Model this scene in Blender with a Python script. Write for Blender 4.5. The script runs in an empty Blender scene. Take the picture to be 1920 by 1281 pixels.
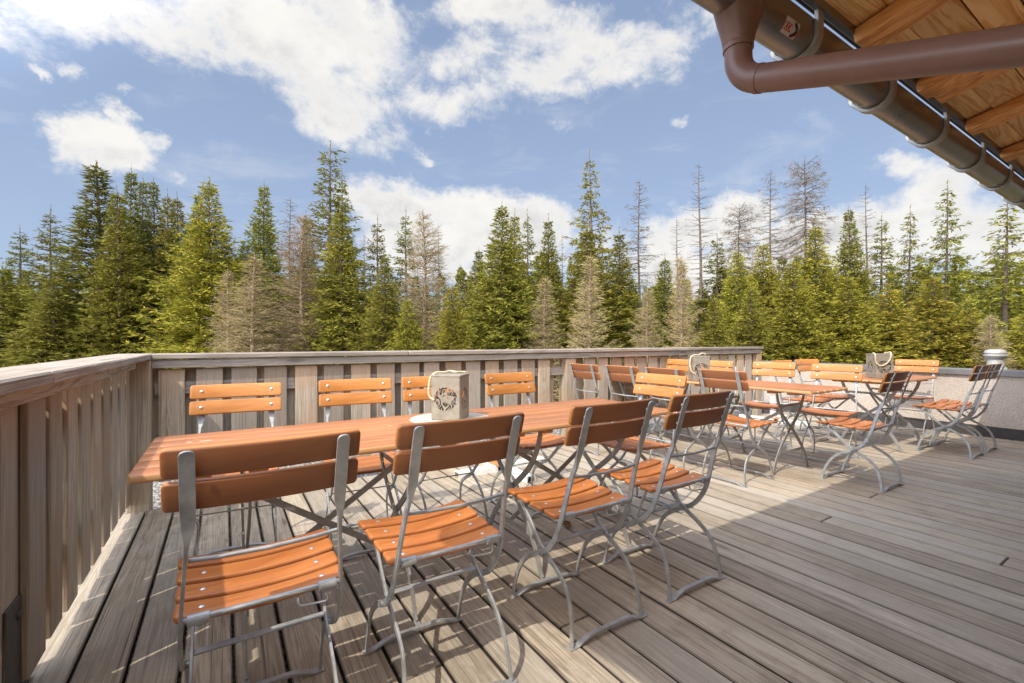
import bpy, math, random
import numpy as np
from mathutils import Vector, Matrix
R = math.radians
S = bpy.context.scene
COL = S.collection

# ------------------------------------------------------------------ camera
cam = bpy.data.objects.new("camera", bpy.data.cameras.new("camera"))
COL.objects.link(cam)
cam.data.sensor_width = 36.0
cam.data.lens = 16.0
cam.data.clip_start = 0.05
cam.data.clip_end = 3000
CAM_H, YAW = 1.15, R(32.3)
cam.location = (0, 0, CAM_H)
cam.rotation_euler = (R(90) - R(0.05), 0, -YAW)
S.camera = cam
S.render.resolution_x, S.render.resolution_y = 1024, 683

# ------------------------------------------------------------------ sky, sun, exposure
SUNV = Vector((-0.73, -0.34, 1.0)).normalized()
SUN_EL = math.asin(SUNV.z)
SUN_AZ = math.atan2(SUNV.x, SUNV.y)          # clockwise from +Y
S.view_settings.view_transform = 'Standard'
S.view_settings.look = 'None'
S.view_settings.gamma = 1.0
S.view_settings.exposure = 1.08
S.cycles.max_bounces = 8
S.cycles.diffuse_bounces = 5
S.cycles.glossy_bounces = 3
S.cycles.transmission_bounces = 4
S.cycles.sample_clamp_indirect = 4.0
S.cycles.use_denoising = True

sl = bpy.data.lights.new("sun", 'SUN')
sl.energy = 2.0
sl.angle = R(0.5)
sl.color = (1.0, 0.935, 0.83)
so = bpy.data.objects.new("sun", sl)
so.rotation_euler = SUNV.to_track_quat('Z', 'Y').to_euler()
COL.objects.link(so)


class NT:
    """small helper for node trees"""
    def __init__(s, tree):
        s.t = tree
        s.n = tree.nodes
        s.l = tree.links

    def node(s, typ, **kw):
        n = s.n.new(typ)
        for k, v in kw.items():
            setattr(n, k, v)
        return n

    def put(s, sock, v):
        if isinstance(v, bpy.types.NodeSocket):
            s.l.new(v, sock)
        elif v is not None:
            if isinstance(v, (tuple, list)) and len(v) == 3 and sock.type == 'RGBA':
                v = (*v, 1.0)
            sock.default_value = v

    def math(s, op, a, b=None, c=None, clamp=False):
        n = s.node('ShaderNodeMath', operation=op, use_clamp=clamp)
        for i, v in enumerate((a, b, c)):
            if v is not None:
                s.put(n.inputs[i], v)
        return n.outputs[0]

    def vmath(s, op, a, b=None, c=None, out=0):
        n = s.node('ShaderNodeVectorMath', operation=op)
        for i, v in enumerate((a, b, c)):
            if v is not None:
                s.put(n.inputs[i], v)
        return n.outputs[out]

    def noise(s, vec, scale=5.0, detail=2.0, rough=0.5, dist=0.0, color=False):
        n = s.node('ShaderNodeTexNoise')
        if vec is not None:
            s.put(n.inputs['Vector'], vec)
        n.inputs['Scale'].default_value = scale
        n.inputs['Detail'].default_value = detail
        n.inputs['Roughness'].default_value = rough
        n.inputs['Distortion'].default_value = dist
        return n.outputs['Color' if color else 'Fac']

    def maprange(s, v, a, b, c=0.0, d=1.0, smooth=False):
        n = s.node('ShaderNodeMapRange')
        if smooth:
            n.interpolation_type = 'SMOOTHSTEP'
        s.put(n.inputs['Value'], v)
        for k, x in zip(('From Min', 'From Max', 'To Min', 'To Max'), (a, b, c, d)):
            s.put(n.inputs[k], x)
        return n.outputs['Result']

    def mix(s, f, a, b, mode='MIX'):
        n = s.node('ShaderNodeMix', data_type='RGBA', blend_type=mode)
        s.put(n.inputs[0], f)
        s.put(n.inputs[6], a)
        s.put(n.inputs[7], b)
        return n.outputs[2]

    def ramp(s, f, stops, interp='LINEAR'):
        n = s.node('ShaderNodeValToRGB')
        cr = n.color_ramp
        cr.interpolation = interp
        while len(cr.elements) < len(stops):
            cr.elements.new(0.5)
        for e, (p, c) in zip(cr.elements, stops):
            e.position = p
            e.color = (*c, 1) if len(c) == 3 else c
        s.put(n.inputs[0], f)
        return n.outputs[0]


def px_azel(px, py):
    """direction of a point of the sky as azimuth (from +Y, clockwise) and elevation"""
    u, v = (px - 960) / 853.3, (640 - py) / 853.3
    return YAW + math.atan(u), math.atan(v * math.cos(math.atan(u)))


def build_world():
    w = bpy.data.worlds.new("World")
    S.world = w
    w.use_nodes = True
    w.node_tree.nodes.clear()
    T = NT(w.node_tree)
    sky = T.node('ShaderNodeTexSky', sky_type='NISHITA')
    sky.sun_disc = False
    sky.sun_elevation = SUN_EL
    sky.sun_rotation = SUN_AZ
    sky.altitude = 1200
    sky.air_density = 1.0
    sky.dust_density = 1.2
    sky.ozone_density = 1.6
    d = T.node('ShaderNodeTexCoord').outputs['Generated']
    sp = T.node('ShaderNodeSeparateXYZ')
    T.put(sp.inputs[0], d)
    az = T.math('ARCTAN2', sp.outputs[0], sp.outputs[1])
    el = T.math('ARCSINE', sp.outputs[2])
    cb = T.node('ShaderNodeCombineXYZ')
    # slow warp of the coordinates gives the clouds ragged outlines
    wn = T.noise(d, 4.0, 9, 0.66, color=True)
    wv = T.vmath('MULTIPLY', T.vmath('SUBTRACT', wn, (0.5, 0.5, 0.5)), (0.22, 0.16, 0))
    T.put(cb.inputs[0], az)
    T.put(cb.inputs[1], el)
    ae = T.vmath('ADD', cb.outputs[0], wv)
    # cloud banks: place in the sky (azimuth/elevation), half widths, weight
    banks = [(300, 55, 330, 70, 0.9), (560, 70, 240, 110, 1.1), (640, 175, 130, 80, 1.1), (690, 30, 120, 60, 1.0),
             (830, 190, 130, 45, 0.85), (930, 190, 60, 50, 0.8), (1010, 140, 120, 55, 0.95), (1120, 110, 150, 70, 1.0),
             (1215, 80, 90, 50, 0.9), (935, 15, 110, 50, 0.95), (885, 115, 60, 60, 0.72), (1015, 70, 110, 55, 0.85), (1290, 25, 90, 60, 0.6), (1060, 30, 90, 40, 0.7),
             (720, 265, 60, 35, 0.6), (795, 280, 32, 16, 0.8),
             (225, 270, 85, 55, 1.15), (165, 285, 50, 38, 0.9), (315, 262, 40, 24, 0.9), (245, 220, 25, 28, 0.8), (335, 335, 50, 28, 0.7),
             (60, 90, 110, 50, 0.62), (180, 148, 28, 22, 0.7), (120, 152, 20, 12, 0.6), (265, 175, 20, 14, 0.6), (90, 40, 120, 40, 0.6),
             (740, 385, 110, 62, 1.25), (850, 390, 120, 52, 1.25), (960, 420, 110, 48, 1.2), (1040, 425, 60, 42, 1.1), (870, 460, 260, 65, 1.2), (600, 420, 40, 40, 0.5),
             (1290, 440, 110, 50, 1.3), (1395, 420, 90, 52, 1.35), (1230, 440, 50, 30, 0.8), (1545, 440, 170, 46, 1.3), (1400, 500, 360, 60, 1.2),
             (1700, 300, 70, 40, 0.95), (1760, 350, 110, 70, 1.05), (1720, 430, 220, 70, 1.1), (1880, 450, 160, 90, 1.0),
             (1266, 215, 24, 18, 0.75), (1040, 225, 24, 26, 0.5)]
    acc = None
    for (px, py, rx, ry, wt) in banks:
        a, e = px_azel(px, py)
        a2, _ = px_azel(px + rx, py)
        _, e2 = px_azel(px, py - ry)
        ia, ie = 1 / max(0.006, abs(a2 - a)), 1 / max(0.006, abs(e2 - e))
        q = T.vmath('MULTIPLY_ADD', ae, (ia, ie, 0), (-a * ia, -e * ie, 0))
        q = T.vmath('LENGTH', q, out=1)
        m = T.maprange(q, 0.25, 1.65, wt, 0.0, True)
        acc = m if acc is None else T.math('SMOOTH_MAX', acc, m, 0.25)
    n1 = T.math('ADD', T.math('MULTIPLY', T.noise(T.vmath('MULTIPLY', d, (1, 1, 1.5)), 6.0, 13, 0.66, 0.35), 0.65), T.math('MULTIPLY', T.noise(T.vmath('MULTIPLY', d, (1, 1, 1.4)), 19.0, 10, 0.68, 0.3), 0.35))
    n2 = T.noise(T.vmath('MULTIPLY', d, (1, 1, 1.6)), 2.3, 5, 0.5)
    # elsewhere in the sky: loose clouds of the same kind
    back = T.math('MULTIPLY', T.maprange(T.math('ABSOLUTE', T.math('SUBTRACT', az, YAW)), 0.95, 1.5, 0, 1, True),
                  T.maprange(n2, 0.42, 0.66, 0, 1))
    acc = T.math('MAXIMUM', acc, back)
    dens = T.math('MULTIPLY_ADD', T.math('SUBTRACT', n1, 0.5), 3.0, acc)
    dens = T.math('MULTIPLY', dens, T.maprange(acc, 0.02, 0.25, 0, 1))
    m = T.maprange(dens, 0.28, 1.08, 0.0, 0.98, True)
    thin = T.math('MULTIPLY', T.maprange(T.noise(T.vmath('MULTIPLY', d, (1, 1, 3)), 5.0, 8, 0.62, 0.4), 0.50, 0.85, 0, 0.35, True), 1.0)
    m = T.math('MAXIMUM', m, thin)
    shade = T.noise(T.vmath('MULTIPLY_ADD', d, (1, 1, 1.7), (0.05, 0.03, -0.06)), 5.0, 7, 0.55)
    thick = T.maprange(dens, 0.7, 1.5, 0, 1, True)
    sund = T.vmath('DOT_PRODUCT', d, tuple(SUNV), out=1)
    grey = T.math('MULTIPLY', T.maprange(shade, 0.38, 0.60, 0, 1, True), thick)
    ccol = T.mix(grey, (0.465, 0.453, 0.433), (0.325, 0.325, 0.33))
    hz = T.maprange(el, -0.02, 0.60, 0.85, 0.50)
    base = T.mix(1.0, sky.outputs[0], (SKY_K * 1.05, SKY_K * 0.90, SKY_K * 0.80), 'MULTIPLY')
    base = T.mix(hz, base, (0.160, 0.208, 0.300))
    # added fill: the out-of-view sky round the sun is boosted and warmed
    sky_boost = T.maprange(sund, 0.14, 0.72, 1.0, 5.6, True)
    col = T.mix(m, base, ccol)
    col = T.mix(T.maprange(sund, 0.14, 0.75, 0, 1, True), col, T.mix(1.0, col, (1.0, 0.90, 0.78), 'MULTIPLY'))
    col = T.vmath('SCALE', col)
    T.put(T.n[-1].inputs['Scale'], sky_boost)
    bg = T.node('ShaderNodeBackground')
    T.put(bg.inputs[0], col)
    bg.inputs[1].default_value = WORLD_STRENGTH
    out = T.node('ShaderNodeOutputWorld')
    T.l.new(bg.outputs[0], out.inputs[0])
    w.cycles.sampling_method = 'MANUAL'
    w.cycles.sample_map_resolution = 512


SKY_K = 0.122
WORLD_STRENGTH = 1.0
build_world()

# ------------------------------------------------------------------ mesh helpers


class MB:
    def __init__(s):
        s.v = []
        s.f = []

    def add(s, vs, fs):
        o = len(s.v)
        s.v += [tuple(p) for p in vs]
        s.f += [tuple(i + o for i in f) for f in fs]
        return s

    def box(s, lo, hi, bev=0.0, M=None):
        (x0, y0, z0), (x1, y1, z1) = lo, hi
        if bev <= 0:
            vs = [(x, y, z) for z in (z0, z1) for x, y in ((x0, y0), (x1, y0), (x1, y1), (x0, y1))]
            fs = [(3, 2, 1, 0), (4, 5, 6, 7), (0, 1, 5, 4), (1, 2, 6, 5), (2, 3, 7, 6), (3, 0, 4, 7)]
        else:
            b = min(bev, (x1 - x0) * .49, (y1 - y0) * .49, (z1 - z0) * .49)
            def ring(i, z):
                return [(x0 + i, y0 + b if i == 0 else y0 + b, z)] if False else [
                    (x0 + b, y0 + i, z), (x1 - b, y0 + i, z), (x1 - i, y0 + b, z), (x1 - i, y1 - b, z),
                    (x1 - b, y1 - i, z), (x0 + b, y1 - i, z), (x0 + i, y1 - b, z), (x0 + i, y0 + b, z)]
            def inset(z):
                return [(x0 + b, y0 + b, z), (x1 - b, y0 + b, z), (x1 - b, y0 + b, z), (x1 - b, y1 - b, z),
                        (x1 - b, y1 - b, z), (x0 + b, y1 - b, z), (x0 + b, y1 - b, z), (x0 + b, y0 + b, z)]
            r1, r2 = ring(0, z0 + b), ring(0, z1 - b)
            c0 = [(x0 + b, y0 + b, z0), (x1 - b, y0 + b, z0), (x1 - b, y1 - b, z0), (x0 + b, y1 - b, z0)]
            c1 = [(x0 + b, y0 + b, z1), (x1 - b, y0 + b, z1), (x1 - b, y1 - b, z1), (x0 + b, y1 - b, z1)]
            vs = r1 + r2 + c0 + c1
            fs = [(i, (i + 1) % 8, 8 + (i + 1) % 8, 8 + i) for i in range(8)]
            fs += [(19, 18, 17, 16), (20, 21, 22, 23)]
            # bottom/top bevels
            for base, c, flip in ((0, 16, True), (8, 20, False)):
                quads = [(base + 0, base + 1, c + 1, c + 0), (base + 2, base + 3, c + 2, c + 1),
                         (base + 4, base + 5, c + 3, c + 2), (base + 6, base + 7, c + 0, c + 3),
                         (base + 1, base + 2, c + 1), (base + 3, base + 4, c + 2), (base + 5, base + 6, c + 3), (base + 7, base + 0, c + 0)]
                fs += [tuple(reversed(q)) for q in quads] if flip else quads
        if M is not None:
            vs = [tuple(M @ Vector(p)) for p in vs]
        return s.add(vs, fs)

    def loft(s, rings, cap=True, closed=False):
        n = len(rings[0])
        vs = [p for r in rings for p in r]
        fs = []
        m = len(rings)
        for k in range(m if closed else m - 1):
            a, b = k * n, ((k + 1) % m) * n
            for i in range(n):
                j = (i + 1) % n
                fs.append((a + i, a + j, b + j, b + i))
        if cap and not closed:
            fs.append(tuple(reversed(range(n))))
            fs.append(tuple((m - 1) * n + i for i in range(n)))
        return s.add(vs, fs)

    def tube(s, pts, r, n=8, cap=True, closed=False):
        P = [Vector(p) for p in pts]
        m = len(P)
        rs = r if isinstance(r, (list, tuple)) else [r] * m
        up = None
        rings = []
        for i in range(m):
            if closed:
                t = (P[(i + 1) % m] - P[i - 1]).normalized()
            else:
                t = (P[min(i + 1, m - 1)] - P[max(i - 1, 0)]).normalized()
            if up is None:
                up = Vector((0, 0, 1)) if abs(t.z) < 0.9 else Vector((1, 0, 0))
            a = up.cross(t)
            if a.length < 1e-6:
                a = Vector((0, 1, 0)).cross(t)
            a.normalize()
            b = t.cross(a)
            up = b
            rings.append([P[i] + a * (rs[i] * math.cos(2 * math.pi * k / n)) + b * (rs[i] * math.sin(2 * math.pi * k / n)) for k in range(n)])
        return s.loft(rings, cap, closed)

    def strip(s, pts, wa, wb, axis, bev=0.25):
        """bar of rectangular section: wa wide along `axis`, wb thick across; sizes may vary per point"""
        P = [Vector(p) for p in pts]
        m = len(P)
        A = Vector(axis).normalized()
        wa = wa if isinstance(wa, (list, tuple)) else [wa] * m
        wb = wb if isinstance(wb, (list, tuple)) else [wb] * m
        rings = []
        for i in range(m):
            t = (P[min(i + 1, m - 1)] - P[max(i - 1, 0)]).normalized()
            nrm = t.cross(A).normalized()
            a, b = wa[i] / 2, wb[i] / 2
            c = min(a, b) * bev
            rings.append([P[i] + A * x + nrm * y for x, y in
                          ((-a + c, -b), (a - c, -b), (a, -b + c), (a, b - c), (a - c, b), (-a + c, b), (-a, b - c), (-a, -b + c))])
        return s.loft(rings)

    def lathe(s, prof, c=(0, 0, 0), n=24, axis='z'):
        rings = []
        for r, h in prof:
            ring = []
            for k in range(n):
                a = 2 * math.pi * k / n
                x, y = r * math.cos(a), r * math.sin(a)
                p = (x, y, h) if axis == 'z' else ((h, x, y) if axis == 'x' else (y, h, x))
                ring.append((p[0] + c[0], p[1] + c[1], p[2] + c[2]))
            rings.append(ring)
        return s.loft(rings)

    def build(s, name, mat, parent=None, smooth=35, loc=None):
        me = bpy.data.meshes.new(name)
        me.from_pydata(s.v, [], s.f)
        me.update()
        import bmesh
        bm = bmesh.new()
        bm.from_mesh(me)
        bmesh.ops.recalc_face_normals(bm, faces=bm.faces)
        bm.to_mesh(me)
        bm.free()
        if smooth:
            me.shade_smooth()
            me.set_sharp_from_angle(angle=R(smooth))
        me.materials.append(mat)
        o = bpy.data.objects.new(name, me)
        COL.objects.link(o)
        if parent is not None:
            o.parent = parent
        if loc is not None:
            o.location = loc
        return o


def tag(o, label, cat, group=None):
    o['label'] = label
    o['category'] = cat
    if group:
        o['group'] = group
    return o


def structure(o):
    o['kind'] = 'structure'
    return o


def empty(name, loc=(0, 0, 0), rz=0.0):
    o = bpy.data.objects.new(name, None)
    o.empty_display_size = 0.1
    o.location = loc
    o.rotation_euler = (0, 0, rz)
    COL.objects.link(o)
    return o


def copy_tree(o, parent=None):
    c = o.copy()
    COL.objects.link(c)
    c.parent = parent
    for ch in list(o.children):
        copy_tree(ch, c)
    return c


def spline(pts, n=6):
    """Catmull-Rom through pts (tuples of any size)"""
    P = [np.array(p, float) for p in pts]
    P = [2 * P[0] - P[1]] + P + [2 * P[-1] - P[-2]]
    out = []
    for i in range(1, len(P) - 2):
        for k in range(n):
            t = k / n
            a, b, c, d = P[i - 1], P[i], P[i + 1], P[i + 2]
            out.append(0.5 * ((2 * b) + (c - a) * t + (2 * a - 5 * b + 4 * c - d) * t * t + (3 * b - a - 3 * c + d) * t ** 3))
    out.append(P[-2])
    return out


def plank(mb, L, W, T, f, rc=0.012, re=0.004, n=10, prof=3):
    """rounded plank lying along x, L long, W wide (v), T thick (w); f maps (x, v, w) to space"""
    xs = []
    for e in (0.0, 0.15, 0.5, 1.0):
        xs.append(-L / 2 + rc * e)
    k = max(2, n)
    xs += [-L / 2 + rc + (L - 2 * rc) * i / k for i in range(1, k)]
    xs += [L / 2 - rc * e for e in (1.0, 0.5, 0.15, 0.0)]
    rings = []
    for x in xs:
        e = min(x + L / 2, L / 2 - x)
        if e < rc:
            w = W / 2 - rc + math.sqrt(max(0, rc * rc - (rc - e) ** 2))
        else:
            w = W / 2
        re2 = re * 1.0
        t = T / 2 if e >= re2 else T / 2 - re2 + math.sqrt(max(0, re2 * re2 - (re2 - e) ** 2))
        t = max(t, T * 0.2)
        r = min(re, t * .9, w * .9)
        ring = []
        for cx, cy, a0 in ((w - r, t - r, 0), (-w + r, t - r, 90), (-w + r, -t + r, 180), (w - r, -t + r, 270)):
            for j in range(prof + 1):
                a = R(a0 + 90 * j / prof)
                ring.append(f(x, cx + r * math.cos(a), cy + r * math.sin(a)))
        rings.append(ring)
    mb.loft(rings)
    return mb


# ------------------------------------------------------------------ materials
MATS = {}


def new_mat(name):
    m = bpy.data.materials.new(name)
    m.use_nodes = True
    m.node_tree.nodes.clear()
    T = NT(m.node_tree)
    out = T.node('ShaderNodeOutputMaterial')
    bs = T.node('ShaderNodeBsdfPrincipled')
    T.l.new(bs.outputs[0], out.inputs[0])
    MATS[name] = m
    return m, T, bs, out


def bump(T, bs, h, strength=0.3, dist=0.01):
    b = T.node('ShaderNodeBump')
    b.inputs['Strength'].default_value = strength
    b.inputs['Distance'].default_value = dist
    T.put(b.inputs['Height'], h)
    T.l.new(b.outputs[0], bs.inputs['Normal'])


def wood(name, stops, axis='x', across=38.0, along=1.6, rough=0.7, bump_s=0.4, vary=0.25, knots=0.5,
         dirt=None, dirt_amt=0.0, gloss=None, rings=0.5, hue=None, coat=0.0, edge=None, rear=None, cracks=0.0, blotch=0.0, top=None, worn=None, kpick=0.62):
    m, T, bs, out = new_mat(name)
    co = T.node('ShaderNodeTexCoord').outputs['Object']
    isl = T.node('ShaderNodeNewGeometry').outputs['Random Per Island']
    off = T.vmath('SCALE', (13.1, 29.7, 17.3))
    T.put(T.n[-1].inputs['Scale'], isl)
    p = T.vmath('ADD', co, off)
    sc = {'x': (along, across, across), 'y': (across, along, across), 'z': (across, across, along)}[axis]
    pg = T.vmath('MULTIPLY', p, sc)
    fine = T.noise(pg, 1.0, 7, 0.62, 0.35)
    sc2 = tuple(v * 0.28 if v == across else v * 0.55 for v in sc)
    lowv = T.vmath('MULTIPLY', p, sc2)
    low = T.noise(lowv, 1.0, 4, 0.55, 1.2)
    # growth-ring bands: sine of a slowly bending coordinate
    band = T.math('SINE', T.math('MULTIPLY', low, 46.0))
    band = T.maprange(band, -1, 1, 0, 1)
    g = T.math('ADD', T.math('MULTIPLY', fine, 1.0 - 0.45 * rings), T.math('MULTIPLY', band, 0.45 * rings * 0.6))
    g = T.maprange(g, 0.22, 0.70, 0, 1)
    col = T.ramp(g, stops)
    # knots
    if knots > 0:
        ks = {'x': (1.6, 7.0, 7.0), 'y': (7.0, 1.6, 7.0), 'z': (7.0, 7.0, 1.6)}[axis]
        vo = T.node('ShaderNodeTexVoronoi')
        T.put(vo.inputs['Vector'], T.vmath('MULTIPLY', p, ks))
        vo.inputs['Scale'].default_value = 1.0
        kd = T.math('ADD', vo.outputs['Distance'], T.math('MULTIPLY', T.math('SUBTRACT', fine, 0.5), 0.12))
        pick = T.math('GREATER_THAN', T.node('ShaderNodeSeparateColor').outputs[0], kpick)
        T.put(T.n[-2].inputs[0], vo.outputs['Color'])
        km = T.math('MULTIPLY', T.maprange(kd, 0.07, 0.15, 1, 0, True), pick)
        dark = stops[0][1]
        col = T.mix(T.math('MULTIPLY', km, knots), col, tuple(c * 0.45 for c in dark))
        halo = T.math('MULTIPLY', T.maprange(kd, 0.12, 0.4, 0.35, 0, True), pick)
        col = T.mix(T.math('MULTIPLY', halo, knots), col, dark)
    if cracks:
        cs = {'x': (1.4, 170, 170), 'y': (170, 1.4, 170), 'z': (170, 170, 1.4)}[axis]
        cn = T.noise(T.vmath('MULTIPLY', p, tuple(v * 0.62 for v in cs)), 1.0, 3, 0.5, 0.2)
        where = T.noise(T.vmath('MULTIPLY', p, tuple(v * 0.09 if v > 9 else v * 0.8 for v in cs)), 1.0, 2, 0.5)
        ck = T.math('MULTIPLY', T.maprange(cn, 0.60, 0.70, 0, 1, True), T.maprange(where, 0.42, 0.62, 0.15, 1))
        col = T.mix(T.math('MULTIPLY', ck, cracks), col, tuple(c * 0.28 for c in stops[0][1]))
    if blotch:
        bn = T.noise(co, 9.0, 8, 0.68, 0.3)
        b2 = T.noise(co, 34.0, 5, 0.6)
        bl_ = T.math('ADD', T.math('MULTIPLY', T.maprange(bn, 0.48, 0.72, 0, 1, True), 0.7), T.math('MULTIPLY', T.maprange(b2, 0.60, 0.76, 0, 1, True), 0.6), clamp=True)
        col = T.mix(T.math('MULTIPLY', bl_, blotch), col, tuple(c * 0.62 for c in stops[0][1]))
    if top is not None:       # boards keep their warm tone high up, sheltered by the cap
        zz = T.node('ShaderNodeSeparateXYZ')
        T.put(zz.inputs[0], co)
        tm = T.math('ADD', zz.outputs[2], T.math('MULTIPLY', T.math('SUBTRACT', fine, 0.5), 0.5))
        col = T.mix(T.maprange(tm, 0.66, 1.0, 0, top[1], True), col, top[0])
    if dirt is not None:
        dn = T.noise(T.vmath('MULTIPLY', co, (1, 1, 1)), 2.6, 6, 0.6)
        col = T.mix(T.math('MULTIPLY', T.maprange(dn, 0.42, 0.68, 0, 1, True), dirt_amt), col, dirt)
    if hue is not None:      # boards of another tone
        col = T.mix(T.math('MULTIPLY', T.maprange(T.math('FRACT', T.math('MULTIPLY', isl, 7.31)), 0.35, 1, 0, 1), hue[1]), col, hue[0])
    ob = T.node('ShaderNodeObjectInfo').outputs['Random']
    if worn is not None:      # small places where the glaze has gone
        oc = T.vmath('ADD', p, T.vmath('SCALE', (31.0, 17.0, 23.0)))
        T.put(T.n[-2].inputs['Scale'], ob) if T.n[-2].operation == 'SCALE' else T.put(T.n[-1].inputs['Scale'], ob)
        w1 = T.noise(T.vmath('MULTIPLY', oc, {'x': (7, 16, 16), 'y': (16, 7, 16), 'z': (16, 16, 7)}[axis]), 1.0, 6, 0.62, 0.3)
        col = T.mix(T.math('MULTIPLY', T.maprange(w1, 0.685, 0.72, 0, 1, True), worn[1]), col, worn[0])
    b = T.math('MULTIPLY', T.maprange(isl, 0, 1, 1 - vary, 1 + vary), T.maprange(ob, 0, 1, 0.92, 1.08))
    hs = T.node('ShaderNodeHueSaturation')
    T.put(hs.inputs['Color'], col)
    T.put(hs.inputs['Value'], b)
    col = hs.outputs[0]
    if edge is not None:      # side faces: gap shade painted on the deck, sky sheen on table slats
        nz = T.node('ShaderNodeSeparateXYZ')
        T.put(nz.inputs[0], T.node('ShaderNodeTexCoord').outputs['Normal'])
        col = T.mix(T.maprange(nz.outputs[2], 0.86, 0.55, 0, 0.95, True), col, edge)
    if rear is not None:      # shade on the chair backs, put into the colour of the rear faces
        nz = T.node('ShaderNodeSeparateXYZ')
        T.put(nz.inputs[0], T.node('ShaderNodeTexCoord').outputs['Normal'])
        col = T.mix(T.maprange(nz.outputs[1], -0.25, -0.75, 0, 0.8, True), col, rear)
    T.put(bs.inputs['Base Color'], col)
    rr = T.maprange(fine, 0.3, 0.7, rough - 0.08, min(1, rough + 0.08))
    T.put(bs.inputs['Roughness'], rr)
    if coat:
        bs.inputs['Coat Weight'].default_value = coat
        bs.inputs['Coat Roughness'].default_value = 0.22
    if gloss is not None:
        bs.inputs['Specular IOR Level'].default_value = gloss
    bump(T, bs, g, bump_s, 0.004)
    return m


# honey glaze on the chair boards
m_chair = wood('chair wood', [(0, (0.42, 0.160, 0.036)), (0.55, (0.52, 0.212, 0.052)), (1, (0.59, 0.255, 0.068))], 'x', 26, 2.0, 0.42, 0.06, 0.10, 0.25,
              dirt=(0.38, 0.150, 0.048), dirt_amt=0.3, rings=0.7, gloss=0.4, rear=(0.195, 0.074, 0.038), blotch=0.12, worn=((0.58, 0.36, 0.17), 0.5))  # rear: shaded back faces painted as a darker brown
m_seat = wood('seat wood', [(0, (0.34, 0.110, 0.030)), (0.55, (0.44, 0.155, 0.043)), (1, (0.51, 0.190, 0.056))], 'x', 26, 2.0, 0.40, 0.06, 0.12, 0.25,
              dirt=(0.31, 0.10, 0.035), dirt_amt=0.45, rings=0.7, gloss=0.42, blotch=0.18, worn=((0.56, 0.36, 0.19), 0.5))
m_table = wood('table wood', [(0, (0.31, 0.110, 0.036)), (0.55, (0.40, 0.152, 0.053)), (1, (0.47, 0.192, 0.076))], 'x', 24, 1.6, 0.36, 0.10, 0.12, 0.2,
               dirt=(0.37, 0.150, 0.066), dirt_amt=0.5, rings=0.6, gloss=0.5, blotch=0.15, edge=(0.58, 0.33, 0.15), worn=((0.60, 0.48, 0.36), 0.8))  # edge: sky reflection on the slat edges painted as a lighter tone
# weathered larch
m_deck = wood('deck wood', [(0, (0.24, 0.190, 0.135)), (0.3, (0.38, 0.314, 0.232)), (0.7, (0.47, 0.400, 0.303)), (1, (0.55, 0.480, 0.375))], 'y', 70, 1.2, 0.78, 0.45, 0.17, 1.0,
              cracks=0.95, blotch=0.55, kpick=0.42, dirt=(0.32, 0.262, 0.198), dirt_amt=0.45, rings=0.9, gloss=0.25, hue=((0.40, 0.372, 0.315), 0.5), edge=(0.045, 0.034, 0.025))  # edge: shade in the board gaps painted dark on the side faces
m_fence = wood('fence wood', [(0, (0.23, 0.183, 0.133)), (0.35, (0.36, 0.300, 0.224)), (0.7, (0.45, 0.382, 0.292)), (1, (0.54, 0.47, 0.37))], 'z', 60, 1.3, 0.85, 0.5, 0.24, 0.9,
               cracks=0.8, blotch=0.3, top=((0.44, 0.27, 0.155), 0.65),
               dirt=(0.38, 0.245, 0.15), dirt_amt=0.5, rings=0.7, gloss=0.15, hue=((0.33, 0.295, 0.26), 0.6))
m_capx = wood('cap wood', [(0, (0.20, 0.162, 0.13)), (0.4, (0.31, 0.262, 0.215)), (1, (0.43, 0.375, 0.32))], 'x', 60, 1.2, 0.85, 0.5, 0.12, 0.7, cracks=0.8, blotch=0.35,
              dirt=(0.20, 0.17, 0.14), dirt_amt=0.4, rings=0.7, gloss=0.15)
m_capy = wood('cap wood', [(0, (0.22, 0.175, 0.138)), (0.4, (0.34, 0.285, 0.232)), (1, (0.46, 0.40, 0.335))], 'y', 60, 1.2, 0.85, 0.5, 0.12, 0.7, cracks=0.8, blotch=0.35,
              dirt=(0.21, 0.18, 0.15), dirt_amt=0.4, rings=0.7, gloss=0.15)
# warm soffit timber
m_rafter = wood('rafter wood', [(0, (0.50, 0.205, 0.062)), (0.4, (0.78, 0.385, 0.14)), (1, (0.86, 0.50, 0.21))], 'y', 34, 1.2, 0.65, 0.7, 0.15, 0.9,
                rings=1.0, gloss=0.3)
m_sheath = wood('sheathing wood', [(0, (0.68, 0.34, 0.11)), (0.4, (0.88, 0.55, 0.235)), (1, (0.93, 0.67, 0.35))], 'x', 30, 1.3, 0.65, 0.6, 0.20, 0.9,
                rings=1.0, gloss=0.3)


def steel(name, col, metal, rough, var=0.25, scale=30):
    m, T, bs, out = new_mat(name)
    co = T.node('ShaderNodeTexCoord').outputs['Object']
    n = T.noise(co, scale, 6, 0.6)
    n2 = T.noise(co, scale * 6, 3, 0.5)
    c = T.mix(T.maprange(n, 0.35, 0.68, 0, 1), tuple(x * (1 - var) for x in col), tuple(min(1, x * (1 + var)) for x in col))
    T.put(bs.inputs['Base Color'], c)
    bs.inputs['Metallic'].default_value = metal
    T.put(bs.inputs['Roughness'], T.maprange(n, 0.3, 0.7, rough - 0.1, rough + 0.12))
    bump(T, bs, n2, 0.12, 0.001)
    return m


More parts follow.
